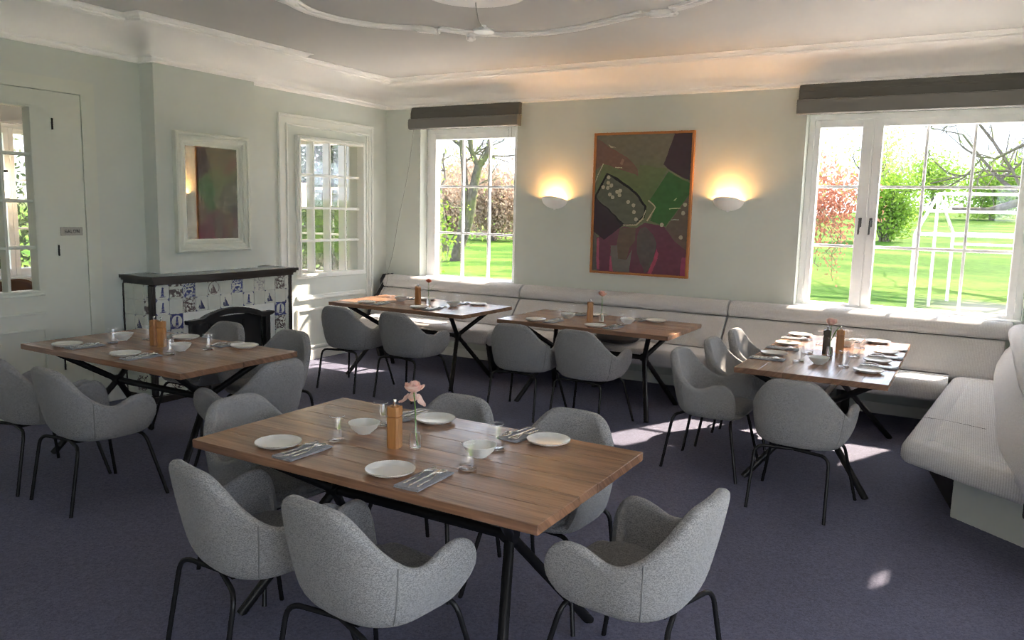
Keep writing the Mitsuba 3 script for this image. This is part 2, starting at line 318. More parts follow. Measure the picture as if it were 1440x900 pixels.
# ------------------------------------------------------------------ windows (local frame: x along, y outward, z up)
def window(key, tw, x0, x1, z0, z1, sashes, rows, yd=0.2, fr=0.055, handles=(), hinges=(), sill=None, bar=0.026, depth=0.05, bsdf='m_white', back=0.0):
    """sashes: list of (frame x0, glass x0, [muntin xs], glass x1, frame x1); rows: glass z values from the bottom up"""
    struct(key)
    o = [rbx(x0, x0+fr, yd-0.06, yd+0.05, z0, z1), rbx(x1-fr, x1, yd-0.06, yd+0.05, z0, z1), rbx(x0+fr, x1-fr, yd-0.06, yd+0.05, z1-fr, z1), rbx(x0+fr, x1-fr, yd-0.06, yd+0.05, z0, z0+fr*0.6)]
    part(key, 'frame', sh(cat(o), bsdf), tw)
    for s0, g0, ms, g1, s1 in sashes:
        zb, zt = rows[0], rows[-1]; zl, zh = z0+fr*0.6, z1-fr
        m = [rbx(s0, g0, yd-0.075, yd+0.03, zl, zh), rbx(g1, s1, yd-0.075, yd+0.03, zl, zh), rbx(g0, g1, yd-0.075, yd+0.03, zl, zb), rbx(g0, g1, yd-0.075, yd+0.03, zt, zh)]
        part(key, 'sash', sh(cat(m), bsdf), tw)
        xs = [g0]+list(ms)+[g1]
        for x in ms: part(key, 'muntin', sh(rbx(x-bar/2, x+bar/2, yd-depth/2+back, yd+depth/2+back, zb, zt, 0.005), bsdf), tw)
        for z in rows[1:-1]: part(key, 'muntin', sh(rbx(g0, g1, yd-depth/2+0.002+back, yd+depth/2-0.002+back, z-bar/2, z+bar/2, 0.005), bsdf), tw)
        for a, b in zip(xs[:-1], xs[1:]):
            for c, d in zip(rows[:-1], rows[1:]):
                part(key, 'pane', sh(TM([(a, yd, c), (b, yd, c), (b, yd, d), (a, yd, d)], [(0, 1, 2), (0, 2, 3)]), 'm_pane'), tw)
    for x, z in handles:
        h = cat([rbx(x-0.014, x+0.014, yd-0.087, yd-0.075, z-0.05, z+0.035), tube(rounded([(x, yd-0.08, z+0.01), (x, yd-0.125, z+0.01), (x-0.004, yd-0.125, z-0.12)], 0.02), 0.0085, 8)])
        part(key, 'handle', sh(h, 'm_handle', 40), tw)
    for x, z in hinges: part(key, 'hinge', sh(cat([tube([(x, yd-0.085, z-0.045), (x, yd-0.085, z+0.045)], 0.009, 8)]), 'm_white', 40), tw)
    if sill: part(key, 'sill', sh(rbx(*sill, 0.006), bsdf), tw)
bw = W(0, D)
window('window_1', bw, -5.963, -4.597, 0.865, 2.728, [(-5.91, -5.824, [-5.459, -5.078], -4.70, -4.65)], [0.932, 1.468, 2.036, 2.60], sill=(-5.963, -4.597, -0.005, 0.14, 0.902, 0.925))
window('window_2', bw, -1.458, 0.408, 0.865, 2.728, [(-1.40, -1.352, [], -0.983, -0.888), (-0.880, -0.806, [-0.446, -0.071], 0.295, 0.353)], [0.952, 1.50, 2.057, 2.605],
       handles=[(-0.940, 1.735), (-0.848, 1.735)], hinges=[(-1.405, 2.45), (-1.405, 1.72), (-1.405, 1.03), (0.36, 1.03), (0.36, 1.72)], sill=(-1.458, 0.408, -0.005, 0.14, 0.902, 0.925))
# mullion post between the two casements
part('window_2', 'mullion', sh(rbx(-0.889, -0.879, 0.135, 0.24, 0.9, 2.67, 0.002), 'm_white'), bw)
for i, e in enumerate(EW):
    xa, xb = e[0], e[2]; c = (xa+xb)/2
    window(f'window_{4+i}', W(XE, 0, 0, -90), xa, xb, e[1], e[3], [(xa+0.055, xa+0.11, [], c-0.05, c-0.002), (c+0.002, c+0.05, [], xb-0.11, xb-0.055)], [e[1]+0.1, 1.75, e[3]-0.11])
for i, e in enumerate(NW):
    xa, xb = e[0], e[2]; c = (xa+xb)/2
    window(f'window_{6+i}', W(0, -2.0, 0, 180), xa, xb, e[1], e[3], [(xa+0.055, xa+0.11, [], c-0.05, c-0.002), (c+0.002, c+0.05, [], xb-0.11, xb-0.055)], [e[1]+0.1, 1.75, e[3]-0.11])
# interior window in the left wall (16 panes, deep bars) with its mouldings
lw = W(XL, 0, 0, 90)
window('window_3', lw, 6.385, 7.50, 0.955, 2.525, [(6.40, 6.432, [6.69, 6.953, 7.216], 7.462, 7.49)], [0.995, 1.365, 1.735, 2.105, 2.478], yd=0.03, fr=0.02, bar=0.03, depth=0.11, bsdf='m_panel', back=0.047)
def mould(y0, y1, z0, z1, w=0.03, t=0.016, sides='lrtb'):
    o = []
    if 'l' in sides: o.append(rbx(y0, y0+w, -t, 0.002, z0, z1, 0.004))
    if 'r' in sides: o.append(rbx(y1-w, y1, -t, 0.002, z0, z1, 0.004))
    if 't' in sides: o.append(rbx(y0, y1, -t-0.001, 0.002, z1-w, z1, 0.004))
    if 'b' in sides: o.append(rbx(y0, y1, -t-0.001, 0.002, z0, z0+w, 0.004))
    return cat(o)
def cas(*pp): return cat(list(pp))
part('window_3', 'casing', sh(cas(mould(6.13, 7.665, 0.0, 2.735, 0.03, 0.03, 'lrt'), mould(6.16, 7.635, 0.0, 2.705, 0.075, 0.012, 'lrt')), 'm_panel'), lw)
part('window_3', 'casing', sh(mould(6.235, 7.605, 0.86, 2.64, 0.022, 0.03, 'lrt'), 'm_panel'), lw)
part('window_3', 'casing', sh(rbx(6.36, 7.52, -0.03, 0.0, 0.945, 0.975, 0.006), 'm_panel'), lw)
struct('trim_4', sh(cas(rbx(6.37, 7.52, -0.028, 0.002, 0.695, 0.73, 0.008), rbx(6.37, 7.52, -0.016, 0.002, 0.73, 0.75, 0.006)), 'm_panel'), 'white moulded dado rail below the inner window', lw)
struct('trim_5', sh(mould(6.37, 7.52, 0.14, 0.60, 0.028, 0.022), 'm_panel'), 'white raised panel moulding low on the wall', lw)

# ------------------------------------------------------------------ door with glazed upper half
struct('door_1', None, 'pale green door with a glazed panel of small panes')
p = sg.box(2.505, 0.008, 3.980, 2.620).difference(sg.box(2.90, 1.03, 3.562, 2.478)); m = ext(p, 0.10); v = m.vertices
m.vertices = np.stack([v[:, 0], v[:, 2]+0.002, v[:, 1]], 1); m.faces = m.faces[:, ::-1]
part('door_1', 'leaf', sh(m, 'm_door'), lw)
for y in (3.12, 3.341): part('door_1', 'muntin', sh(rbx(y-0.013, y+0.013, 0.01, 0.10, 1.03, 2.478, 0.004), 'm_door'), lw)
for z in (1.376, 1.744, 2.112): part('door_1', 'muntin', sh(rbx(2.90, 3.562, 0.012, 0.098, z-0.013, z+0.013, 0.004), 'm_door'), lw)
for a, b in ((2.90, 3.12), (3.12, 3.341), (3.341, 3.562)):
    for c, d in ((1.03, 1.376), (1.376, 1.744), (1.744, 2.112), (2.112, 2.478)):
        part('door_1', 'pane', sh(TM([(a, 0.022, c), (b, 0.022, c), (b, 0.022, d), (a, 0.022, d)], [(0, 1, 2), (0, 2, 3)]), 'm_pane'), lw)
part('door_1', 'glazing_bead', sh(mould(2.885, 3.578, 1.012, 2.494, 0.018, 0.008), 'm_door'), lw)
part('door_1', 'ledge', sh(rbx(2.86, 3.605, -0.014, 0.004, 0.985, 1.005, 0.004), 'm_door'), lw)
part('door_1', 'panel_moulding', sh(mould(2.86, 3.605, 0.835, 0.852, 0.017, 0.008, 'b'), 'm_door'), lw)
part('door_1', 'panel_moulding', sh(mould(2.86, 3.60, 0.12, 0.72, 0.018, 0.012), 'm_door'), lw)
for z in (2.366, 1.348, 0.39): part('door_1', 'flush_bolt', sh(rbx(3.733, 3.747, -0.004, 0.004, z-0.045, z+0.045, 0.002), 'm_soot'), lw, 'dark slotted flush bolt')
part('door_1', 'casing', sh(cas(bx(3.984, 4.10, -0.006, 0.01, 0, 2.73), bx(2.38, 4.10, -0.006, 0.01, 2.624, 2.73), bx(2.38, 2.499, -0.006, 0.01, 0, 2.624)), 'm_door'), lw)
k = thing('room_sign', 'small brushed metal sign reading SALON on the pale green door', 'sign')
part(k, 'plate', sh(rbx(3.758, 3.946, -0.008, 0.0015, 1.468, 1.538, 0.002), 'm_brushed'), lw)
tm = meshkit.text_mesh('SALON', 0.028, 0.0015); tm.apply_transform(trimesh.transformations.rotation_matrix(math.pi/2, [1, 0, 0])); c = tm.bounds.mean(0)
tm.apply_translation([3.852-c[0], -0.0095-tm.bounds[1][1]+0.0015, 1.503-c[2]])
part(k, 'lettering', sh(tm, 'm_soot'), lw, 'dark capital letters')

# ------------------------------------------------------------------ the room next door, seen through the glass
struct('floor_next_room', sh(bx(-10.9, XL-0.2, 0.6, 8.3, -0.1, 0), 'm_oak_floor'))
struct('wall_next_back', sh(wall_mesh(-10.9, -6.75, -0.6, 3.4, [AWIN], 0.36), 'm_next'), None, W(0, D))
FW = [(2.2, 0.75, 3.9, 2.7), (4.5, 0.75, 6.6, 2.7)]
struct('wall_next_far', sh(wall_mesh(0.4, 8.3, -0.6, 3.4, FW, 0.3), 'm_next'), None, W(-10.5, 0, 0, 90))
struct('wall_next_near', sh(bx(-10.9, -6.7, 0.3, 0.6, -0.6, 3.4), 'm_panel'))
for i, (tw, e) in enumerate([(W(0, D), AWIN), (W(-10.5, 0, 0, 90), FW[0]), (W(-10.5, 0, 0, 90), FW[1])]):
    xa, xb = e[0], e[2]; q = (xb-xa)/4
    window(f'window_{9+i}', tw, xa, xb, e[1], e[3], [(xa+0.055, xa+0.12, [xa+q], xa+2*q-0.06, xa+2*q-0.002), (xa+2*q+0.002, xa+2*q+0.06, [xa+3*q], xb-0.12, xb-0.055)], [e[1]+0.12, 1.38, 2.0, e[3]-0.12])
scene['lampglow'] = {'type': 'diffuse', 'reflectance': rgb(0.6, 0.5, 0.35)}
def wall_lamp(x, y, z, label, rz):
    k = thing('wall_lantern', label, 'wall lamp', 'lanterns in the room behind the glass')
    tw = W(x, y, z, rz)
    s = lathe([(0.055, -0.16), (0.06, -0.15), (0.06, 0.15), (0.055, 0.16)], 24)
    scene[uniq(k+'__shade')] = {**sh(s, 'lampglow', True), 'to_world': tw, 'emitter': {'type': 'area', 'radiance': rgb(1.6, 1.15, 0.65)}}
    for q in (-0.17, 0.17): part(k, 'cap', sh(mv(lathe([(0, -0.015), (0.064, -0.015), (0.064, 0.015), (0, 0.015)], 24), 0, 0, q), 'm_soot', 30), tw)
    part(k, 'bracket', sh(rbx(-0.02, 0.02, 0.05, 0.16, -0.03, 0.03), 'm_soot'), tw)
wall_lamp(-7.75, 7.78, 1.90, 'lit cream lantern seen through the small-paned inner window near the corner', 0)
wall_lamp(-10.34, 5.28+0.02, 1.92, 'lit cream lantern seen through the door panes', 90)
k = thing('tub_chair', 'brown leather tub chair seen through the bottom panes of the door', 'chair')
def arc_shell(r, t, z0, zf, a0, a1, n=24):
    V, F = [], []
    for i, a in enumerate(np.linspace(a0, a1, n)):
        c, s = math.cos(a), math.sin(a)
        for rr, z in ((r, z0), (r+t*0.2, zf(a)-0.02), (r+t*0.5, zf(a)), (r+t, zf(a)-0.02), (r+t*0.8, z0)): V.append((rr*c, rr*s, z))
    for i in range(n-1):
        for q in range(5):
            w = (q+1) % 5; F += [(5*i+q, 5*i+5+q, 5*i+5+w), (5*i+q, 5*i+5+w, 5*i+w)]
    F += [(0, 1, 2), (0, 2, 3), (0, 3, 4)]+[(5*n-5, 5*n-3, 5*n-4), (5*n-5, 5*n-2, 5*n-3), (5*n-5, 5*n-1, 5*n-2)]
    return TM(V, F)
tw = W(-8.05, 4.05, 0, 30)
part(k, 'backrest', sh(arc_shell(0.26, 0.07, 0.36, lambda a: 0.80+0.17*max(0, math.cos(a-math.pi/2)), -0.2, math.pi+0.2), 'm_leather', 40), tw)
part(k, 'seat', sh(mv(lathe([(0, 0.36), (0.29, 0.36), (0.31, 0.40), (0.30, 0.45), (0.27, 0.48), (0, 0.49)], 32), 0, 0), 'm_leather', 40), tw)
for sx in (-1, 1):
    for sy in (-1, 1): part(k, 'leg', sh(tube([(0.16*sx, 0.16*sy, 0.365), (0.21*sx, 0.21*sy, 0)], 0.016, 8), 'm_black', 40), tw)

# ------------------------------------------------------------------ bench along the back wall and its right-hand arm
SEATZ, yf, yb = 0.475, 7.03, 7.46
def arcpts(cy, cz, r, a0, a1, n=7): return [(cy+r*math.cos(math.radians(a)), cz+r*math.sin(math.radians(a))) for a in np.linspace(a0, a1, n)]
seat_prof = arcpts(yf+0.06, 0.405, 0.06, 180, 270, 6)[::1] if False else [(yf, 0.40)]+arcpts(yf+0.03, 0.355, 0.03, 190, 265, 5)+[(7.52, 0.335), (7.52, SEATZ+0.01), (7.40, SEATZ+0.012), (7.25, SEATZ+0.008)]+arcpts(yf+0.085, SEATZ-0.08, 0.085, 85, 178, 9)
back_prof = [(7.47, 0.46), (7.52, 0.41), (7.80, 0.41), (7.80, 0.765), (7.735, 0.774), (7.72, 0.765), (7.66, 0.70), (7.57, 0.60), (7.50, 0.52)]
roll_prof = [(7.735, 0.782), (7.80, 0.778), (7.925, 0.778), (7.925, 0.905)]+[(7.90, 0.922), (7.83, 0.926), (7.775, 0.915), (7.735, 0.885), (7.715, 0.845), (7.716, 0.805)]
def soft_ends(prof, x0, x1, r=0.025, n=5):
    """profile extruded along x with its ends rounded off"""
    P = np.asarray(prof, float); c = P.mean(0); dist = np.linalg.norm(P-c, axis=1, keepdims=True)
    xs, ss = [], []
    for t in np.linspace(0, math.pi/2, n): xs.append(x0+r*(1-math.sin(t))); ss.append(r*(1-math.cos(t)))
    xs, ss = xs[::-1], ss[::-1]
    xs2 = [x0+x1-x for x in xs[::-1]]; X = xs+xs2; S = ss+ss[::-1]; X, S = [a for a in X], S
    order = np.argsort(X); X = np.array(X)[order]; S = np.array(S)[order]
    n_ = len(P); V = []; F = []
    for x, q in zip(X, S):
        Q = c+(P-c)*np.maximum(0.3, (dist-q)/dist); V += [(x, a, b) for a, b in Q]
    for i in range(len(X)-1):
        for k in range(n_):
            l = (k+1) % n_; F += [(i*n_+k, (i+1)*n_+k, (i+1)*n_+l), (i*n_+k, (i+1)*n_+l, i*n_+l)]
    tri = trimesh.creation.triangulate_polygon(sg.Polygon(P), engine='earcut')[1]
    F += [tuple(f[::-1]) for f in tri]+[tuple(f+(len(X)-1)*n_) for f in tri]
    m = TM(V, F); trimesh.repair.fix_normals(m); return m
secs = [(-6.37, -4.405, 'pale grey ribbed bench section under the small window in the room corner'),
        (-4.385, -2.045, 'pale grey ribbed bench section below the framed painting'),
        (-2.025, 0.25, 'pale grey ribbed bench section under the wide double window')]
for x0, x1, lab in secs:
    k = thing('bench_section', lab, 'bench', 'upholstered wall bench')
    part(k, 'seat', sh(soft_ends(seat_prof, x0 if x0 > -6.3 else -6.2, x1 if x1 < 0 else -0.085, 0.012 if x0 > -6.3 else 0.05), 'm_rib', 50))
    part(k, 'backrest', sh(soft_ends(back_prof, x0, x1 if x1 < 0 else 0.30, 0.010), 'm_rib', 50))
    part(k, 'headroll', sh(soft_ends(roll_prof, x0, x1 if x1 < 0 else 0.345, 0.010), 'm_rib', 50))
    part(k, 'rear_panel', sh(bx(x0, x1, 7.80, 7.83, 0.0, 0.41), 'm_wall'), None, 'sage green panel under the seat')
    part(k, 'plinth', sh(bx(x0, x1, 7.78, 7.80, 0.0, 0.10), 'm_panel'))
    for x in ([x0+0.35, x1-0.04] if x0 < -5 else [x0+0.04, (x0+x1)/2, x1-0.04]):
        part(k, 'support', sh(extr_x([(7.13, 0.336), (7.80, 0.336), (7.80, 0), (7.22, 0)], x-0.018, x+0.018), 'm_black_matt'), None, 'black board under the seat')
# end cap of the bench near the corner
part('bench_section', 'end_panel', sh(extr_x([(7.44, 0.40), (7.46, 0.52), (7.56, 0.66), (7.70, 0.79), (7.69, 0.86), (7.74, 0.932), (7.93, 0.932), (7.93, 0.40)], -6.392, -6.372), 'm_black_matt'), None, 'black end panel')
k = thing('bench_section', 'pale ribbed end of the bench turning toward the viewer beside the set table', 'bench', 'upholstered wall bench')
def cushion(poly, z0, z1, r=0.06, crown=0.012, n=8):
    """upholstered slab over a plan outline: rounded rim, slightly crowned top"""
    p = sg.Polygon(poly).buffer(-0.09, join_style=1).buffer(0.09, quad_segs=10)
    ring0 = np.array(p.exterior.coords)[:-1]; s = np.r_[0, np.cumsum(np.linalg.norm(np.diff(np.vstack([ring0, ring0[:1]]), axis=0), axis=1))]
    N = 220
    def ring(d):
        q = p.buffer(-d, join_style=1) if d > 0 else p
        L = q.exterior; c = np.array(p.centroid.coords[0]); return np.array([L.interpolate(L.project(sg.Point(*a))).coords[0] for a in base])
    base = np.array([p.exterior.interpolate(t, normalized=True).coords[0] for t in np.arange(N)/N])
    lv = [(0.05, z0), (0.02, z0+0.004), (0.0, z0+0.03)]
    for t in np.linspace(0, math.pi/2, n): lv.append((r*(1-math.cos(t)), z1-r+r*math.sin(t)))
    lv += [(0.10, z1+crown*0.5), (0.15, z1+crown*0.85)]
    V = []; F = []
    for d, z in lv: V += [(a, b, z) for a, b in ring(d)]
    m = len(lv)
    for i in range(m-1):
        for q in range(N):
            w = (q+1) % N; F += [(i*N+q, i*N+w, (i+1)*N+w), (i*N+q, (i+1)*N+w, (i+1)*N+q)]
    for i, fl in ((0, True), (m-1, False)):
        pts = np.array(V[i*N:(i+1)*N])[:, :2]
        tri = trimesh.creation.triangulate_polygon(sg.Polygon(pts), engine='earcut')
        b0 = len(V); V += [(a, b, lv[i][1]) for a, b in tri[0]]
        F += [tuple(int(x)+b0 for x in (f[::-1] if fl else f)) for f in tri[1]]
    t = TM(V, F); t.merge_vertices(); return t
part(k, 'seat', sh(cushion([(-0.27, 5.04), (-0.08, 7.26), (-0.06, 7.47), (0.57, 7.47), (0.57, 4.365)], 0.35, 0.485, 0.065, 0.004), 'm_rib', True))
bp = [(0.0, 0.46), (-0.05, 0.40), (-0.16, 0.40), (-0.20, 0.60), (-0.20, 0.765), (-0.135, 0.775), (-0.12, 0.765), (-0.06, 0.70), (-0.012, 0.60), (0.0, 0.52)]
rp = [(-0.135, 0.782), (-0.20, 0.778), (-0.22, 0.79), (-0.22, 0.92), (-0.16, 0.932), (-0.115, 0.918), (-0.08, 0.885), (-0.072, 0.845), (-0.085, 0.805)]
bpath = rounded([(0.238, 7.70), (0.215, 5.10), (0.345, 4.20)], 0.45, 14)
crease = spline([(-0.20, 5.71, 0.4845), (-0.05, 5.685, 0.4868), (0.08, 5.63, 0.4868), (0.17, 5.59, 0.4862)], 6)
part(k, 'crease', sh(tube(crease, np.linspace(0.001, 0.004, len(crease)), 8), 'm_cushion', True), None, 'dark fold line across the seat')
bpath = np.vstack([np.linspace(bpath[0], bpath[1], 6)[:-1], bpath[1:]])
lp = lambda q: [(-u, z) for u, z in q]
# the path runs towards the viewer, so its left-hand side is the wall side
part(k, 'backrest', sh(sweep2(bpath, [(-u, z) for u, z in bp]), 'm_rib_y', 50))
part(k, 'headroll', sh(sweep2(bpath, [(-u, z) for u, z in rp]), 'm_rib_y', 50))
ed = np.array([0.58, -0.47]); ed /= np.linalg.norm(ed); en = np.array([-ed[1], ed[0]])
def slab(p, q, t, z0, z1):
    p, q = np.array(p), np.array(q); d = (q-p)/np.linalg.norm(q-p); n = np.array([-d[1], d[0]])
    return ext(sg.Polygon([p, q, q+n*t, p+n*t]), z1-z0).apply_translation([0, 0, z0])
part(k, 'end_board', sh(slab((0.022, 5.262), (0.55, 4.835), 0.05, 0, 0.352), 'm_wall'), None, 'sage green board closing the bench base')
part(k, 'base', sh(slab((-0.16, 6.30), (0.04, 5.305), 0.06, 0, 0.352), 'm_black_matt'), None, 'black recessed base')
part(k, 'bracket', sh(mv(rbx(-0.02, 0.02, -0.02, 0.02, 0.37, 0.44), 0.335, 4.34), 'm_black_matt'))
single('seat_cushion', sh(mv(lathe([(0, -0.045), (0.14, -0.045), (0.20, -0.03), (0.225, 0.0), (0.20, 0.03), (0.14, 0.045), (0, 0.05)], 40), -3.0, 7.27, 0.533), 'm_cushion', 50), 'dark charcoal cushion lying on the bench behind the table under the painting', 'cushion')

# ------------------------------------------------------------------ chairs
def interp(x, pts):
    from scipy.interpolate import PchipInterpolator
    a = np.array(pts, float); return PchipInterpolator(a[:, 0], a[:, 1])(np.clip(x, a[0, 0], a[-1, 0]))
RIM = [(0, .822), (20, .819), (27, .810), (33, .791), (40, .758), (48, .716), (56, .677), (64, .644), (72, .619), (80, .604), (88, .601), (95, .612), (103, .629), (111, .643), (119, .646), (123, .636), (126.5, .618), (129.5, .585), (131.5, .545), (133, .50), (134.5, .46), (136, .445), (150, .437), (180, .434)]
ph = np.r_[np.linspace(0, 18, 5), np.linspace(21, 60, 14), np.linspace(64, 112, 12), np.linspace(115, 123, 5), np.linspace(124.5, 137, 14), np.linspace(140, 180, 9)]
PHI = np.r_[ph, -ph[1:-1][::-1]]
AZ = [(.395, .222), (.415, .246), (.44, .261), (.50, .276), (.58, .286), (.65, .291), (.83, .288)]
BB = [(.395, .165), (.415, .195), (.44, .212), (.50, .232), (.58, .252), (.70, .278), (.83, .300)]
BF = [(.395, .232), (.415, .255), (.44, .268), (.50, .279), (.58, .283), (.83, .283)]
def rad(phi, z, inset=0.0):
    a, bb, bf = interp(z, AZ)-inset, interp(z, BB)-inset, interp(z, BF)-inset
    ap = abs(phi); s, c = abs(math.sin(math.radians(phi))), abs(math.cos(math.radians(phi)))
    w = np.clip((ap-70)/50, 0, 1); w = w*w*(3-2*w); n = 2.55+w*(1.6+4.4*np.clip((z-0.44)/0.10, 0, 1))
    b = np.where(ap <= 90, bb, bf)
    return ((s/a)**n+(c/b)**n)**(-1/n)
def chair_shell():
    V = []; np_ = None
    for phi in PHI:
        h = float(interp(abs(phi), RIM)); d = np.array([math.sin(math.radians(phi)), -math.cos(math.radians(phi))])
        th = 0.042+0.018*float(np.clip((h-0.62)/0.15, 0, 1)); ro = []
        r0 = rad(phi, 0.41)
        zl = np.linspace(min(0.43, h-th/2-0.003), h-th/2, 10)
        ro += [(0, 0.388), (0.5*r0, 0.388), (0.8*r0, 0.391), (0.94*r0, 0.398), (1.0*r0, 0.412)]
        ro += [(float(rad(phi, z)), z) for z in zl]
        top = float(rad(phi, h-th/2))
        for t in np.linspace(0, math.pi, 7)[1:-1]: ro.append((top-th/2+th/2*math.cos(t), h-th/2+th/2*math.sin(t)))
        zi = np.linspace(h-th/2, min(0.433, h-th/2-0.001), 9)
        ro += [(float(rad(phi, z))-th-0.012*float(np.clip((0.6-z)/0.2, 0, 1)), z) for z in zi]
        rr = ro[-1][0]
        ro += [(0.5*rr, 0.431 if h > 0.46 else min(0.431, h-0.01)), (0, 0.43)]
        np_ = len(ro); V += [(d[0]*r, d[1]*r, z) for r, z in ro]
    m = len(PHI); F = []
    for i in range(m):
        j = (i+1) % m
        for k in range(np_-1): F += [(i*np_+k, i*np_+k+1, j*np_+k+1), (i*np_+k, j*np_+k+1, j*np_+k)]
    t = TM(V, F); t.merge_vertices(); t.update_faces(t.nondegenerate_faces()); t.remove_unreferenced_vertices(); trimesh.repair.fix_normals(t)
    trimesh.smoothing.filter_taubin(t, iterations=6); return t
def seat_pad():
    V = []; lv = [(0.0, 0.428), (0.004, 0.432), (0.0, 0.445), (0.006, 0.462), (0.024, 0.474), (0.06, 0.479), (0.12, 0.481)]
    for phi in PHI:
        d = np.array([math.sin(math.radians(phi)), -math.cos(math.radians(phi))]); r = float(rad(phi, 0.455, 0.0))-0.050*(1 if abs(phi) < 140 else max(0.16, 1-(abs(phi)-140)/9))
        V += [(d[0]*(r-o), d[1]*(r-o), z-0.012*max(0, d[1])*0+0.006*max(0, d[1])) for o, z in lv]
    n = len(lv); m = len(PHI); F = []; c = len(V); V += [(0, 0, 0.428), (0, 0, 0.482)]
    for i in range(m):
        j = (i+1) % m
        for k in range(n-1): F += [(i*n+k, j*n+k, j*n+k+1), (i*n+k, j*n+k+1, i*n+k+1)]
        F += [(c, j*n, i*n), (c+1, i*n+n-1, j*n+n-1)]
    t = TM(V, F); trimesh.repair.fix_normals(t); return t
def seam(phi):
    d = np.array([math.sin(math.radians(phi)), -math.cos(math.radians(phi))]); h = float(interp(abs(phi), RIM))
    return tube([(d[0]*(float(rad(phi, z))-0.0005), d[1]*(float(rad(phi, z))-0.0005), z) for z in np.linspace(0.415, h-0.016, 14)], 0.0028, 6)
def leg_mesh(sx, front):
    y = 0.17 if front else -0.15
    foot = (0.292*sx, 0.275, 0) if front else (0.228*sx, -0.272, 0)
    top = (0.215*sx, y+(0.02 if front else -0.055), 0.383)
    P = rounded([(0.0, y, 0.381), top, foot], 0.06, 8)
    return tube(P, 0.0098, 10)
CH = dict(shell=sh(chair_shell(), 'm_felt', True), seat=sh(seat_pad(), 'm_felt_seat', 50), sl=sh(seam(-63), 'm_piping', True), sr=sh(seam(63), 'm_piping', True))
CHL = [sh(leg_mesh(sx, f), 'm_black', 50) for f in (0, 1) for sx in (-1, 1)]
CHP = sh(cat([rbx(-0.09, 0.09, -0.15, 0.17, 0.374, 0.3875, 0.002)]), 'm_black')
def chair(x, y, face, label, group):
    """face: compass direction in degrees the sitter looks to, 0 = towards the window wall, 90 = towards the fireplace wall"""
    k = thing('dining_chair', label, 'chair', group); tw = W(x, y, 0, face)
    part(k, 'shell', CH['shell'], tw); part(k, 'seat', CH['seat'], tw, 'darker grey seat pad')
    part(k, 'piping', CH['sl'], tw); part(k, 'piping', CH['sr'], tw)
    part(k, 'under_frame', CHP, tw)
    for l in CHL: part(k, 'leg', l, tw)
GA, GL, GW, GR = 'chairs around the foreground table', 'chairs around the table by the fireplace', 'chairs facing the wall bench', 'chairs at the table by the bench end'
chair(-2.325, 2.05, -13, 'grey felt armchair, back to the viewer, at the foreground table corner nearest the fireplace side', GA)
chair(-1.72, 2.035, -8, 'grey felt armchair in the foreground, back to the viewer, beside the straight black table leg', GA)
chair(-0.945, 2.585, 86, 'grey felt armchair in profile at the end of the foreground table', GA)
chair(-2.185, 3.03, 180, 'grey felt armchair across the foreground table, backrest showing behind the flower and plate', GA)
chair(-1.585, 3.10, 178, 'grey felt armchair across the foreground table, beside the sunny patch of carpet', GA)
chair(-2.83, 2.60, -92, 'grey felt armchair tucked under the foreground table end that points to the fireplace', GA)
chair(-4.43, 2.70, -4, 'grey felt armchair on the viewer side of the fireplace table, whole back in view', GL)
chair(-5.02, 2.70, 0, 'grey felt armchair at the fireplace table, cut off by the picture edge', GL)
chair(-4.405, 4.03, 180, 'grey felt armchair across the fireplace table, beside the right tiles of the fireplace', GL)
chair(-5.115, 4.03, 180, 'grey felt armchair in front of the black fireplace opening', GL)
chair(-3.845, 3.40, 90, 'grey felt armchair at the end of the fireplace table, close behind the foreground table', GL)
chair(-5.19, 5.84, 2, 'dark grey armchair at the table under the small window, nearest the room corner', GW)
chair(-4.49, 5.86, -2, 'dark grey armchair at the table under the small window, farther from the room corner', GW)
chair(-3.30, 5.93, 2, 'grey armchair at the table under the painting, nearer the small window', GW)
chair(-2.69, 5.95, -3, 'grey armchair at the table under the painting, nearer the wide window', GW)
chair(-0.815, 4.98, -4, 'grey felt armchair at the end of the wide-window table, seen from behind', GR)
chair(-1.49, 5.40, -91, 'grey felt armchair seen from the side at the wide-window table, first of three', GR)
chair(-1.44, 6.02, -90, 'grey felt armchair on the side of the wide-window table, middle of three', GR)
chair(-1.42, 6.63, -90, 'grey felt armchair on the side of the wide-window table, closest to the bench', GR)

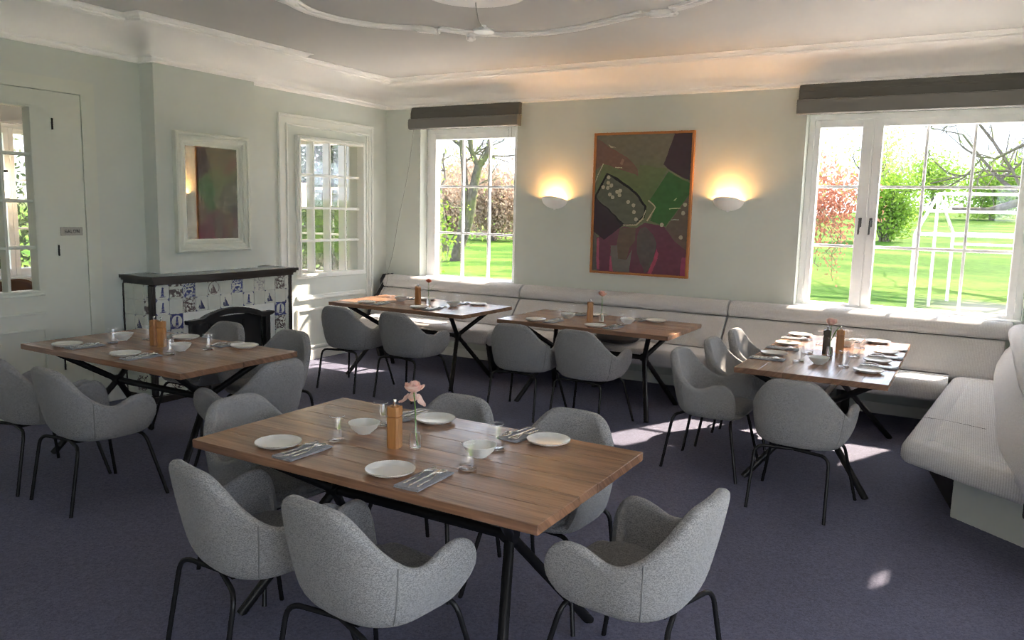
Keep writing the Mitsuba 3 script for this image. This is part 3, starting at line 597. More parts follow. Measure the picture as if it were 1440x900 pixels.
# ------------------------------------------------------------------ tables
def plank_mesh(L, w, t, k, i, n):
    m = rbx(-L/2, L/2, -w/2, w/2, 0, t, 0.0022)
    m = m.subdivide() if False else m
    m.unmerge_vertices(); v = m.vertices
    uv = np.stack([v[:, 0]+4.0+10*k, v[:, 1]+v[:, 2]*1.0+i*0.31+1.0], 1)
    ends = np.abs(m.face_normals[:, 0]) > 0.9
    return m, uv
def table(x, y, rz, L, label, tid, fx_in=0.18, Wd=0.93, n=6):
    k = thing('dining_table', label, 'table', 'oak tables on black spider legs'); tw = W(x, y, 0, rz)
    w = Wd/n
    for i in range(n):
        m, uv = plank_mesh(L+0.003*math.sin(i*2.3), w-0.0004, 0.037, tid*10+i, i, n); m.apply_translation([0, -Wd/2+w*(i+0.5), 0.733])
        part(k, 'plank', sh(m, 'm_wood', False, uv=uv), tw)
    hx, fx = L/2-0.37, L/2-fx_in
    for sx in (-1, 1):
        hub = np.array([sx*hx, 0, 0.485])
        for sy in (-1, 1):
            part(k, 'leg', sh(tube([hub, (sx*fx, sy*0.385, 0.0)], 0.021, 14), 'm_black', 50), tw)
            part(k, 'arm', sh(tube([hub, (sx*(fx-0.02), sy*0.37, 0.7315)], 0.021, 14), 'm_black', 50), tw)
        part(k, 'hub', sh(mv(lathe([(0, -0.03), (0.03, -0.03), (0.034, -0.02), (0.034, 0.02), (0.03, 0.03), (0, 0.03)], 20), *hub, 0, 0, 90), 'm_black', 40), tw)
    part(k, 'stretcher', sh(tube([(-hx, 0, 0.485), (hx, 0, 0.485)], 0.022, 14), 'm_black', 50), tw)
    part(k, 'top_rail', sh(rbx(-fx+0.05, fx-0.05, -0.03, 0.03, 0.715, 0.7325, 0.002), 'm_black'), tw)
table(-1.950, 2.585, 0, 1.665, 'large brown oak dining table in the foreground, set for four with a pink flower', 0)
table(-4.775, 3.395, 0, 1.69, 'brown oak dining table beside the tiled fireplace, set with two pepper mills', 1)
table(-4.945, 6.595, 0, 1.69, 'brown oak table at the wall bench under the small window, glossy with daylight', 2)
table(-2.910, 6.61, 0, 1.64, 'brown oak table at the wall bench below the framed painting', 3)
table(-0.834, 6.11, 90, 1.865, 'long oak table whitened by daylight, beside the bench end under the wide window', 4, 0.11)

# ------------------------------------------------------------------ things on the tables
TZ = 0.770
plate_m = lathe([(0, 0.006), (0.060, 0.0065), (0.072, 0.010), (0.088, 0.0175), (0.0935, 0.0205), (0.0955, 0.0195), (0.0945, 0.0165), (0.080, 0.008), (0.062, 0.0015), (0.058, 0.0), (0.052, 0.0015), (0, 0.002)], 48)
plate_rim = tube([(0.0945*math.cos(a), 0.0945*math.sin(a), 0.0198) for a in np.linspace(0, 2*math.pi, 49)[:-1]], 0.0013, 6, True)
bowl_m = lathe([(0, 0.008), (0.03, 0.010), (0.05, 0.024), (0.063, 0.042), (0.0675, 0.0495), (0.0695, 0.0495), (0.0685, 0.046), (0.056, 0.024), (0.036, 0.006), (0.031, 0.005), (0.030, 0.0), (0.026, 0.0), (0.025, 0.003), (0, 0.003)], 48)
glass_m = lathe([(0.0375, 0.0045), (0.0405, 0.012), (0.0412, 0.026), (0.0395, 0.045), (0.0365, 0.070), (0.0312, 0.1065)], 48)
glass_base = lathe([(0, 0.0006), (0.033, 0.0003), (0.0372, 0.0030), (0.0403, 0.0115), (0.0385, 0.0122), (0.034, 0.0098), (0, 0.0088)], 48)
glass_rim = tube([(0.0312*math.cos(a), 0.0312*math.sin(a), 0.1065) for a in np.linspace(0, 2*math.pi, 49)[:-1]], 0.0013, 6, True)
def napkin_mesh():
    ms = []
    for i, (w, l, dx) in enumerate(((0.107, 0.235, 0), (0.104, 0.232, 0.002), (0.105, 0.229, -0.001))):
        n = 9; V, F = [], []
        for z in (0.0, 0.0030):
            for a in range(n):
                for b in range(4):
                    x, y = (b/3-0.5)*w+dx, (a/(n-1)-0.5)*l
                    V.append((x, y, i*0.0024+z*0.7+0.0012*math.sin(a*0.9+i)+0.0006*math.cos(b*2.0+i)+0.0012))
        q = n*4
        for a in range(n-1):
            for b in range(3):
                p = a*4+b; F += [(p, p+5, p+1), (p, p+4, p+5), (q+p, q+p+1, q+p+5), (q+p, q+p+5, q+p+4)]
        ring = [a*4 for a in range(n)]+[(n-1)*4+b for b in range(1, 4)]+[a*4+3 for a in range(n-2, -1, -1)]+[2, 1]
        for u, v_ in zip(ring, ring[1:]+ring[:1]): F += [(u, q+u, q+v_), (u, q+v_, v_)]
        t = TM(V, F); trimesh.repair.fix_normals(t); ms.append(t)
    return cat(ms)
def flatware(kind):
    if kind == 'fork':
        o = sg.LineString([(0, -0.095), (0, -0.02)]).buffer(0.0038).union(sg.Polygon([(-0.0038, -0.095), (0.0038, -0.095), (0.0055, -0.085), (0.0030, 0.03), (-0.0030, 0.03), (-0.0055, -0.085)]))
        o = o.union(sg.Polygon([(-0.003, 0.025), (0.003, 0.025), (0.011, 0.050), (-0.011, 0.050)]))
        for i in range(4): o = o.union(sg.LineString([((i-1.5)*0.0062, 0.048), ((i-1.5)*0.0060, 0.095)]).buffer(0.0014))
    elif kind == 'knife':
        o = sg.Polygon([(-0.0055, -0.105), (0.0055, -0.105), (0.0050, 0.005), (0.0095, 0.02), (0.0095, 0.09), (0.002, 0.108), (-0.0035, 0.108), (-0.0045, 0.0)])
    else:
        o = sg.Polygon([(-0.0045, -0.098), (0.0045, -0.098), (0.0052, -0.088), (0.0028, 0.035), (-0.0028, 0.035), (-0.0052, -0.088)])
        import shapely.affinity as af
        o = o.union(af.scale(sg.Point(0, 0).buffer(1, quad_segs=10), 0.0185, 0.030, origin=(0, 0)).buffer(0).intersection(sg.box(-1, -1, 1, 1))) if False else o.union(af.translate(af.scale(sg.Point(0, 0).buffer(1, quad_segs=10), 0.0185, 0.030), 0, 0.062))
    m = ext(o.simplify(0.0003), 0.0018); m = m.subdivide_to_size(0.012, max_iter=6) if False else trimesh.Trimesh(*trimesh.remesh.subdivide_to_size(m.vertices, m.faces, 0.014, max_iter=8), process=False)
    v = m.vertices.copy(); y = v[:, 1]
    lift = 0.010*np.exp(-((y-0.028)/0.030)**2) if kind != 'knife' else 0*y
    if kind == 'spoon': lift = lift-0.006*np.clip(1-(v[:, 0]/0.0185)**2-((y-0.062)/0.030)**2, 0, 1)+0.006*np.clip((y-0.03)/0.02, 0, 1)
    if kind == 'fork': lift = lift+0.006*np.clip((y-0.07)/0.025, 0, 1)**2
    v[:, 2] += lift+0.0012; m.vertices = v; return m
def pepper_mill():
    def oct_(w, z0, z1, c=0.008):
        pts = [(sx*(w-c*a), sy*(w-c*(1-a)), z) for sx in (-1, 1) for sy in (-1, 1) for a in (0, 1) for z in (z0+0.001, z1-0.001)]
        pts += [(sx*(w-0.0015-c*a), sy*(w-0.0015-c*(1-a)), z) for sx in (-1, 1) for sy in (-1, 1) for a in (0, 1) for z in (z0, z1)]
        return trimesh.convex.convex_hull(np.array(pts))
    return oct_(0.0265, 0, 0.132), cat([oct_(0.022, 0.132, 0.137), oct_(0.0265, 0.137, 0.176), oct_(0.015, 0.176, 0.180)]), mv(lathe([(0, -0.001), (0.006, -0.001), (0.006, 0.010), (0.0085, 0.013), (0.0085, 0.022), (0.006, 0.025), (0, 0.0255)], 20), 0, 0, 0.180)
PM = pepper_mill()
SH = dict(plate=sh(plate_m, 'm_ceramic', 40), rim=sh(plate_rim, 'm_rim', True), bowl=sh(bowl_m, 'm_ceramic', 40), glass=sh(glass_m, 'm_tumbler', True), gbase=sh(glass_base, 'm_glass', 40), grim=sh(glass_rim, 'm_glass', True), napkin=sh(napkin_mesh(), 'm_napkin', 40),
          fork=sh(flatware('fork'), 'm_steel', 40), knife=sh(flatware('knife'), 'm_steel', 40), spoon=sh(flatware('spoon'), 'm_steel', 40),
          mb=sh(PM[0], 'm_mill'), mh=sh(PM[1], 'm_mill'), mk=sh(PM[2], 'm_chrome', 40), mdb=sh(PM[0], 'm_mill_dark'), mdh=sh(PM[1], 'm_mill_dark'))
A_, L_, S_, P_, R_ = 'the foreground table', 'the fireplace table', 'the small-window table', 'the table under the painting', 'the wide-window table'
SET = {A_: [((-2.42, 2.26), (-2.27, 2.25), 0, (-2.28, 2.46), 'viewer side, farther from the pink flower'), ((-1.82, 2.25), (-1.665, 2.255), 2, (-1.61, 2.46), 'viewer side, straight below the pink flower'),
            ((-2.11, 2.94), (-2.26, 2.965), 176, (-2.28, 2.75), 'far side, behind the pepper mill'), ((-1.51, 2.94), (-1.66, 2.97), 174, (-1.655, 2.74), 'far side, nearer the sunny carpet')],
       L_: [((-5.30, 3.07), (-5.165, 3.115), -3, (-5.17, 3.32), 'viewer side, at the corner nearest the door'), ((-4.69, 3.09), (-4.545, 3.105), -3, (-4.50, 3.28), 'viewer side, in front of the two mills'),
            ((-4.94, 3.74), (-5.10, 3.76), 180, (-5.12, 3.55), 'hearth side, behind the two mills'), ((-4.33, 3.75), (-4.49, 3.755), 177, (-4.46, 3.55), 'hearth side, farthest from the door')],
       S_: [((-5.40, 6.28), (-5.245, 6.315), 0, (-5.29, 6.53), 'viewer side, nearer the room corner'), ((-4.74, 6.31), (-4.585, 6.315), 0, (-4.62, 6.55), 'viewer side, in front of the flower'),
            ((-5.12, 6.96), (-5.285, 6.945), 180, (-5.33, 6.80), 'bench side, behind the pepper mills'), ((-4.44, 6.93), (-4.60, 6.935), 180, (-4.60, 6.77), 'bench side, on the glossy end')],
       P_: [((-3.39, 6.28), (-3.235, 6.315), 0, (-3.27, 6.51), 'viewer side, nearer the small window'), ((-2.80, 6.28), (-2.645, 6.315), 0, (-2.65, 6.52), 'viewer side, in front of the flower'),
            ((-3.08, 6.96), (-3.235, 6.945), 180, (-3.28, 6.79), 'bench side, behind the pepper mill'), ((-2.48, 6.94), (-2.635, 6.945), 180, (-2.66, 6.80), 'bench side, nearer the wide window')],
       R_: [((-1.195, 6.91), (-1.19, 6.70), -90, (-0.975, 6.55), 'chair side, closest to the wall bench'), ((-1.19, 6.375), (-1.18, 6.13), -90, (-0.99, 6.06), 'chair side, middle place'),
            ((-1.18, 5.83), (-1.18, 5.61), -90, (-0.98, 5.66), 'chair side, closest to the end chair'), ((-0.50, 6.42), (-0.48, 6.63), 90, (-0.69, 6.55), 'bench-arm side, farthest from the end chair'),
            ((-0.51, 5.99), (-0.48, 6.205), 90, (-0.68, 6.11), 'bench-arm side, middle place'), ((-0.52, 5.55), (-0.48, 5.765), 90, (-0.69, 5.66), 'bench-arm side, closest to the end chair'),
            ((-0.60, 6.93), (-0.765, 6.93), 180, (-0.805, 6.74), 'far end against the wall bench')]}
for tb, ss in SET.items():
    short = tb[4:]
    for (px, py), (nx, ny), rz, (gx, gy), wh in ss:
        k = thing('plate', f'small white plate on {tb}, {wh}', 'plate', 'plates on '+tb)
        part(k, 'dish', SH['plate'], W(px, py, TZ)); part(k, 'rim_line', SH['rim'], W(px, py, TZ), 'thin brown rim')
        single('napkin', SH['napkin'], f'folded grey napkin on {tb}, {wh}', 'napkin', 'napkins on '+tb, W(nx, ny, TZ, rz))
        M = T().translate([nx, ny, TZ+0.0092]).rotate([0, 0, 1], rz)
        for nm, dx, dy, a in (('fork', -0.028, 0.012, -1.5), ('knife', 0.0, -0.002, 1.0), ('spoon', 0.029, 0.010, 2.0)):
            single(nm, SH[nm], f'steel {nm} on {tb}, {wh}', nm, nm.replace('knife', 'knive')+'s on '+tb if nm != 'knife' else 'knives on '+tb, M @ T().translate([dx, dy, 0]).rotate([0, 0, 1], a))
        k = thing('tumbler', f'clear glass tumbler on {tb}, {wh}', 'glass', 'tumblers on '+tb)
        part(k, 'wall', SH['glass'], W(gx, gy, TZ)); part(k, 'base', SH['gbase'], W(gx, gy, TZ), 'thick glass base'); part(k, 'rim', SH['grim'], W(gx, gy, TZ))
for tb, (x, y), wh in [(A_, (-2.255, 2.605), 'beside the pepper mill'), (A_, (-1.655, 2.615), 'half hidden by a tumbler'), (L_, (-5.235, 3.44), 'nearest the door'), (L_, (-4.56, 3.41), 'in front of the mills'),
                       (S_, (-5.25, 6.66), 'nearer the room corner'), (S_, (-4.57, 6.66), 'on its glossy half'), (P_, (-3.235, 6.62), 'nearer the small window'), (P_, (-2.645, 6.64), 'nearer the wide window'),
                       (R_, (-0.845, 5.65), 'at the end toward the viewer'), (R_, (-0.80, 6.60), 'behind the pepper mills')]:
    single('bowl', SH['bowl'], f'small greenish white bowl on {tb}, {wh}', 'bowl', 'bowls on the tables', W(x, y, TZ))
for tb, (x, y), rz, dk, wh in [(A_, (-2.012, 2.515), 12, 0, 'between bowl and flower vase'), (L_, (-4.875, 3.44), 8, 0, 'nearer the door'), (L_, (-4.792, 3.435), 30, 0, 'nearer the hearth'),
                               (S_, (-4.955, 6.57), 10, 0, 'the front one of a pair'), (S_, (-5.005, 6.635), 20, 0, 'the rear one of a pair'), (P_, (-2.985, 6.565), 30, 0, 'left of the flower'),
                               (R_, (-0.79, 6.20), 12, 0, 'behind the vase'), (R_, (-0.87, 6.12), 5, 1, 'half hidden by the vase')]:
    k = thing('pepper_mill', f'{"dark" if dk else "orange-brown"} wooden pepper mill on {tb}, {wh}', 'pepper mill', 'mills on the tables'); tw = W(x, y, TZ, rz)
    part(k, 'body', SH['mdb' if dk else 'mb'], tw); part(k, 'head', SH['mdh' if dk else 'mh'], tw); part(k, 'knob', SH['mk'], tw, 'shiny metal knob')
vase_out = [(0.0, 0.0), (0.020, 0.0), (0.0235, 0.003), (0.0240, 0.012), (0.0225, 0.045), (0.0165, 0.085), (0.0125, 0.105), (0.0120, 0.118), (0.0150, 0.134)]
vase_in = [(0.0138, 0.134), (0.0106, 0.118), (0.0110, 0.105), (0.0148, 0.085), (0.0205, 0.045), (0.0215, 0.014), (0.019, 0.008), (0, 0.007)]
SH['vase'] = sh(lathe(vase_out[2:], 36), 'm_pane', True)
SH['vbase'] = sh(lathe([(0, 0.0003), (0.020, 0.0003), (0.0228, 0.003), (0.0230, 0.0072), (0, 0.0070)], 32), 'm_glass', 40)
SH['vrim'] = sh(tube([(0.0150*math.cos(a), 0.0150*math.sin(a), 0.134) for a in np.linspace(0, 2*math.pi, 33)[:-1]], 0.001, 6, True), 'm_glass', True)
SH['water'] = sh(lathe([(0, 0.0076), (0.0215, 0.0080), (0.0230, 0.0142), (0.0217, 0.045), (0.0185, 0.066), (0, 0.0665)], 32), 'm_water', True)
def petal_mesh(l, w, curl, n=8, m=6):
    V, F = [], []
    for i in range(n):
        t = i/(n-1)
        for j in range(m):
            s = j/(m-1)*2-1
            wd = w*math.sin(math.pi*min(1, 0.12+0.86*t))**0.7
            a = curl*t
            V.append((s*wd, l*(math.sin(a)/max(curl, 1e-3) if curl else t), l*((1-math.cos(a))/max(curl, 1e-3))+0.35*wd*s*s+0.0055*math.sin(s*6+t*11+l*90)*t))
    for i in range(n-1):
        for j in range(m-1): q = i*m+j; F += [(q, q+1, q+m+1), (q, q+m+1, q+m)]
    return TM(V, F)
def flower(x, y, head, n_out, size, label, mat, leaf=None, droop=(), seed=1, vlabel=''):
    r = np.random.default_rng(seed)
    kv = thing('vase', vlabel, 'vase', 'bud vases on the tables'); part(kv, 'bottle', SH['vase'], W(x, y, TZ)); part(kv, 'base', SH['vbase'], W(x, y, TZ)); part(kv, 'rim', SH['vrim'], W(x, y, TZ)); part(kv, 'water', SH['water'], W(x, y, TZ))
    k = thing('flower', label, 'flower', 'flowers in the bud vases')
    top = np.array([x, y, TZ])+np.array(head)
    part(k, 'stem', sh(tube(spline([(x+0.006, y+0.004, TZ+0.012), (x+0.002, y, TZ+0.06), (x, y, TZ+0.125), tuple(np.array([x, y, TZ+0.16])*0.5+top*0.5), tuple(top)], 6), 0.0026, 8), 'm_stem', True), None, 'green stem')
    for ringi, (cnt, tilt, sc) in enumerate(((4, 20, 0.75), (n_out, 48, 1.0), (n_out, 78, 1.05))):
        for i in range(cnt):
            m = petal_mesh(size*sc*r.uniform(0.85, 1.1), size*0.46*sc, r.uniform(0.8, 1.5))
            m = mv(m, rx=90-tilt-r.uniform(-8, 8)); m = mv(m, rz=i*360/cnt+ringi*31+r.uniform(-12, 12)); m.apply_translation(top)
            part(k, 'petal', sh(m, mat, True))
    for az, ln, tl in droop:
        m = mv(petal_mesh(ln, ln*0.28, 1.2), rx=-70-tl); m = mv(m, rz=az); m.apply_translation(top+[0.02*math.cos(math.radians(az+90)), 0.02*math.sin(math.radians(az+90)), -0.004]); part(k, 'petal', sh(m, mat, True))
    if leaf is not None:
        b = np.array([x, y, TZ+0.10]); e = b+np.array(leaf); d = (e-b); side, _ = frame_of(d); V, F = [], []
        for i in range(9):
            t = i/8; c = b+d*t+np.array([0, 0, 0.02*math.sin(t*3)]); w = 0.009*math.sin(math.pi*min(1, 0.1+0.9*t))
            V += [c-side*w, c+np.array([0, 0, -0.002]), c+side*w]
        for i in range(8):
            for j in range(2): q = i*3+j; F += [(q, q+1, q+4), (q, q+4, q+3)]
        part(k, 'leaf', sh(TM(V, F), 'm_stem', True), None, 'green strap leaf')
ca, sa = math.cos(yaw), -math.sin(yaw)   # picture-wise right and depth in plan
rt2 = np.array([math.cos(yaw), -math.sin(yaw)*1.0]); rt2 = np.array([rt[0], rt[1]])/np.hypot(rt[0], rt[1])
flower(-1.932, 2.552, (-0.008*rt2[0], -0.008*rt2[1], 0.238), 7, 0.050, 'pale pink ruffled flower with drooping petals on the foreground table', 'm_petal', None, ((40, 0.075, 10), (-95, 0.065, 12), (150, 0.06, 0)), 3, 'clear glass bud vase holding the flower on the foreground table')
flower(-4.81, 6.56, (0.0, 0.0, 0.235), 6, 0.040, 'orange-red flower with a slanting leaf on the small-window table', 'm_petal_red', (0.07, 0.03, 0.13), (), 5, 'clear glass bud vase on the small-window table')
flower(-2.885, 6.60, (0.0, 0.0, 0.235), 7, 0.050, 'pale pink double flower on the table under the painting', 'm_petal', (0.0, 0.01, 0.10), (), 8, 'clear glass bud vase on the table under the painting')
flower(-0.835, 6.03, (0.0, 0.0, 0.225), 7, 0.055, 'peach pink flower on the wide-window table', 'm_petal', (0.06, 0.04, 0.12), (), 11, 'clear glass bud vase on the wide-window table')

# ------------------------------------------------------------------ painting and mirror
def to_uv(pts):
    c = np.array([(95, 85), (602, 70), (548, 845), (60, 832)], float); out = []
    for x, y in pts:
        v = (y-78)/(838-78); l = c[0]*(1-v)+c[3]*v; r_ = c[1]*(1-v)+c[2]*v
        out.append((float((x-l[0])/(r_[0]-l[0])), float(1-v)))
    return out
lin = lambda c, g=1.0: [g*(((q/255)+0.055)/1.055)**2.4 for q in c]
ART = [((82, 92, 60), [(130, 235), (230, 255), (318, 300), (330, 240), (470, 265), (375, 435), (330, 560), (230, 575), (85, 415)]), ((98, 70, 62), [(80, 85), (120, 110), (165, 150), (230, 180), (290, 230), (315, 270), (318, 305), (270, 280), (190, 255), (130, 235), (78, 275)]),
       ((120, 92, 80), [(235, 205), (246, 212), (236, 240), (222, 234)]), ((50, 34, 44), [(520, 60), (612, 60), (592, 335), (470, 265), (452, 240)]), ((46, 84, 42), [(475, 280), (582, 342), (577, 402), (450, 578), (378, 545), (405, 475), (375, 435)]),
       ((84, 44, 60), [(85, 650), (240, 580), (300, 592), (350, 556), (445, 578), (500, 650), (560, 700), (550, 850), (85, 840)]), ((82, 70, 62), [(575, 405), (600, 380), (562, 700), (500, 650), (450, 590)]), ((16, 14, 16), [(146, 288), (212, 314), (306, 386), (358, 470), (350, 526), (303, 576), (230, 578), (85, 434), (78, 414)]),
       ((74, 76, 64), [(152, 298), (206, 328), (292, 392), (346, 470), (341, 518), (298, 566), (240, 566), (94, 428), (90, 415)]), ((40, 24, 36), [(72, 418), (90, 430), (230, 577), (130, 658), (58, 610)]), ((80, 68, 56), [(215, 590), (300, 585), (295, 660), (265, 700), (250, 765), (205, 760), (195, 690)]),
       ((88, 86, 82), [(165, 690), (200, 690), (205, 760), (250, 765), (278, 708), (262, 838), (162, 832)]), ((70, 66, 64), [(352, 578), (390, 615), (405, 670), (396, 745), (372, 800), (345, 835), (318, 780), (303, 700), (308, 630), (325, 590)]),
       ((134, 62, 86), [(88, 655), (102, 648), (100, 832), (86, 832)]), ((138, 60, 82), [(405, 700), (418, 720), (400, 780), (376, 838), (358, 834), (392, 750)]), ((120, 52, 78), [(532, 740), (552, 740), (548, 850), (518, 848)]), ((134, 62, 86), [(160, 750), (168, 748), (176, 834), (156, 832)]),
       ((74, 70, 68), [(58, 612), (88, 640), (86, 832), (52, 836)]), ((150, 142, 120), [(128, 230), (134, 234), (104, 290), (80, 352), (78, 340)]), ((150, 142, 120), [(372, 430), (408, 474), (364, 548), (358, 544), (400, 474), (366, 438)]), ((150, 142, 120), [(356, 490), (340, 540), (304, 576), (232, 576), (232, 570), (300, 568), (336, 532), (350, 490)]),
       ((150, 142, 120), [(155, 132), (170, 140), (200, 148), (170, 150)]), ((150, 142, 120), [(196, 250), (235, 252), (235, 257), (196, 256)]), ((150, 155, 120), [(476, 474), (532, 470), (532, 476), (476, 480)]), ((150, 155, 120), [(500, 430), (514, 418), (516, 423), (503, 436)]), ((130, 128, 120), [(484, 537), (522, 535), (522, 540), (484, 542)])]
ART = [(lin(c, 1.5), to_uv(p)) for c, p in ART]
DOTS = to_uv([(158, 310), (155, 340), (127, 365), (152, 368), (172, 355), (203, 390), (220, 384), (216, 408), (163, 405), (178, 420), (262, 445), (290, 463), (292, 500), (302, 540), (555, 455), (545, 500), (530, 630), (436, 566)])
def painting(p, n, uv):
    w = 0.010*(noise(uv.x*14, uv.y*20, 2.0)-0.5)
    x, y = uv.x+w, uv.y+w
    c = mix(lin((92, 88, 74), 1.5), lin((86, 92, 68), 1.5), smoothstep(0.9, 0.6, y))
    for col, poly in ART:
        cnt = mi.Float(0)
        for (x0, y0), (x1, y1) in zip(poly, poly[1:]+poly[:1]):
            if abs(y1-y0) < 1e-9: continue
            cnt = cnt+dr.select((y > min(y0, y1)) & (y <= max(y0, y1)) & (x < (x1-x0)*(y-y0)/(y1-y0)+x0), 1.0, 0.0)
        c = dr.select(cnt-2*dr.floor(cnt/2) > 0.5, mi.Color3f(*col), c)
    for a, b in DOTS:
        c = dr.select(dr.square(uv.x-a)*0.53+dr.square(uv.y-b) < 0.00021, mi.Color3f(*lin((128, 122, 106), 2.0)), c)
    return c*(0.8+0.4*fbm(p.x*26, p.y*26, p.z*26, 3))
B('m_painting', pr(proc(painting), 0.35, clearcoat=1.0, clearcoat_gloss=1.0))
px0, px1, pz0, pz1, py = -3.615, -2.515, 1.108, 2.602, D-0.002
k = thing('painting', 'large abstract painting in a thin orange-brown wooden frame between two wall lamps', 'painting'); b = 0.024; dp = 0.045
part(k, 'canvas', sh(TM([(px0+b, py-0.030, pz0+b), (px1-b, py-0.030, pz0+b), (px1-b, py-0.030, pz1-b), (px0+b, py-0.030, pz1-b)], [(0, 1, 2), (0, 2, 3)]), 'm_painting', False, uv=np.array([(0, 0), (1, 0), (1, 1), (0, 1.0)])))
part(k, 'backing', sh(bx(px0+b, px1-b, py-0.028, py, pz0+b, pz1-b), 'm_soot'))
for a in (rbx(px0, px0+b, py-dp, py, pz0, pz1, .002), rbx(px1-b, px1, py-dp, py, pz0, pz1, .002), rbx(px0+b, px1-b, py-dp, py, pz0, pz0+b, .002), rbx(px0+b, px1-b, py-dp, py, pz1-b, pz1, .002)):
    part(k, 'frame_rail', sh(a, 'm_frame_wood'))
xm = -6.311
k = thing('mirror', 'mirror in a wide pale grey-green moulded frame above the fireplace, reflecting the painting', 'mirror')
y0, y1, z0, z1 = 4.70, 5.535, 1.305, 2.405
def picture_frame(y0, y1, z0, z1, prof):
    """prof: (inset from the outer edge, height off the wall)"""
    V = []; F = []; n = len(prof)
    for sy, sz in ((0, 0), (1, 0), (1, 1), (0, 1)):
        for u, h in prof: V.append((xm+h, (y1-u) if sy else (y0+u), (z1-u) if sz else (z0+u)))
    for i in range(4):
        j = (i+1) % 4
        for q in range(n-1): F += [(i*n+q, j*n+q, j*n+q+1), (i*n+q, j*n+q+1, i*n+q+1)]
    return TM(V, F)
part(k, 'frame', sh(picture_frame(y0, y1, z0, z1, [(0, 0), (0, 0.052), (0.012, 0.060), (0.028, 0.058), (0.034, 0.046), (0.050, 0.050), (0.072, 0.042), (0.078, 0.030), (0.100, 0.026), (0.108, 0.018), (0.122, 0.016), (0.122, 0.004)]), 'm_door', 25))
part(k, 'glass', sh(TM([(xm+0.010, y0+0.115, z0+0.085), (xm+0.010, y1-0.115, z0+0.085), (xm+0.010, y1-0.115, z1-0.085), (xm+0.010, y0+0.115, z1-0.085)], [(0, 1, 2), (0, 2, 3)]), 'm_mirror'), None, 'mirror glass')
part(k, 'backing', sh(bx(xm, xm+0.008, y0+0.1, y1-0.1, z0+0.08, z1-0.08), 'm_soot'))

# ------------------------------------------------------------------ fireplace
k = thing('fireplace', 'tiled fireplace with a black mantelshelf, black corner posts and an arched iron opening', 'fireplace')
FX, FY0, FY1 = -6.105, 4.285, 5.925
part(k, 'body', sh(cat([bx(XL, FX-0.012, FY0+0.012, 4.66, 0.06, 1.05), bx(XL, FX-0.012, 5.58, FY1-0.012, 0.06, 1.05), bx(XL, FX-0.012, 4.66, 5.58, 0.70, 1.05), bx(XL, -6.42, 4.66, 5.58, 0.06, 0.70)]), 'm_panel'))
part(k, 'base', sh(rbx(XL, FX+0.03, FY0-0.02, FY1+0.02, 0, 0.06), 'm_mantel'))
ys = np.linspace(FY0-0.03, FY1+0.03, 40)
front = [(FX+0.075+0.035*math.sin((y-4.3)*2.6)*math.exp(-((y-5.0)/0.7)**2), y) for y in ys]
for u0, z0, z1 in ((0.0, 1.092, 1.122), (-0.018, 1.072, 1.092), (-0.038, 1.046, 1.072)):
    p = sg.Polygon([(XL, FY0-0.03-u0*1.0)]+[(x+u0, np.clip(y, FY0-0.03-u0, FY1+0.03+u0)) for x, y in front]+[(XL, FY1+0.03+u0)])
    m = ext(p.buffer(0), z1-z0); m.apply_translation([0, 0, z0]); part(k, 'mantelshelf' if z1 > 1.1 else 'mantel_moulding', sh(m, 'm_mantel'))
for y in (FY0+0.002, FY1-0.045): part(k, 'corner_post', sh(rbx(FX-0.05, FX+0.012, y, y+0.043, 0.06, 1.046, 0.010), 'm_mantel'))
part(k, 'corner_post', sh(rbx(XL, XL+0.02, FY0-0.004, FY0+0.012, 0.06, 1.046, 0.004), 'm_mantel'))
arch = [(4.62, 0.665), (4.62, 0.70), (4.78, 0.705)]+[(4.78+0.70*t, 0.705+0.075*math.sin(math.pi*t)**0.8) for t in np.linspace(0.06, 0.94, 15)]+[(5.48, 0.70), (5.62, 0.705), (5.64, 0.69), (5.60, 0.665)]
inner = [(5.50, 0.655)]+[(4.76+0.70*t, 0.655+0.070*math.sin(math.pi*t)**0.8) for t in np.linspace(0.96, 0.04, 13)]+[(4.74, 0.655)]
def yz(poly, x0, x1):
    m = ext(sg.Polygon(poly).buffer(0), x1-x0); v = m.vertices.copy(); m.vertices = np.stack([v[:, 2]+x0, v[:, 0], v[:, 1]], 1); return m
part(k, 'arch_moulding', sh(yz(arch+inner, FX-0.02, FX+0.055), 'm_iron', 30), None, 'black arched iron moulding')
for a, b in ((4.66, 4.72), (5.54, 5.60)): part(k, 'jamb', sh(rbx(FX-0.03, FX+0.035, a, b, 0.06, 0.67, 0.008), 'm_iron'))
part(k, 'fireback', sh(yz([(4.70, 0.06), (5.56, 0.06), (5.56, 0.66)]+[(4.76+0.74*t, 0.655+0.070*math.sin(math.pi*t)**0.8) for t in np.linspace(0.96, 0.04, 13)]+[(4.70, 0.66)], FX-0.10, FX-0.06), 'm_soot'), None, 'sooty iron plate')
for y in (4.93, 5.13, 5.33): part(k, 'iron_rib', sh(rbx(FX-0.062, FX-0.045, y-0.01, y+0.01, 0.1, 0.64, 0.004), 'm_iron'))
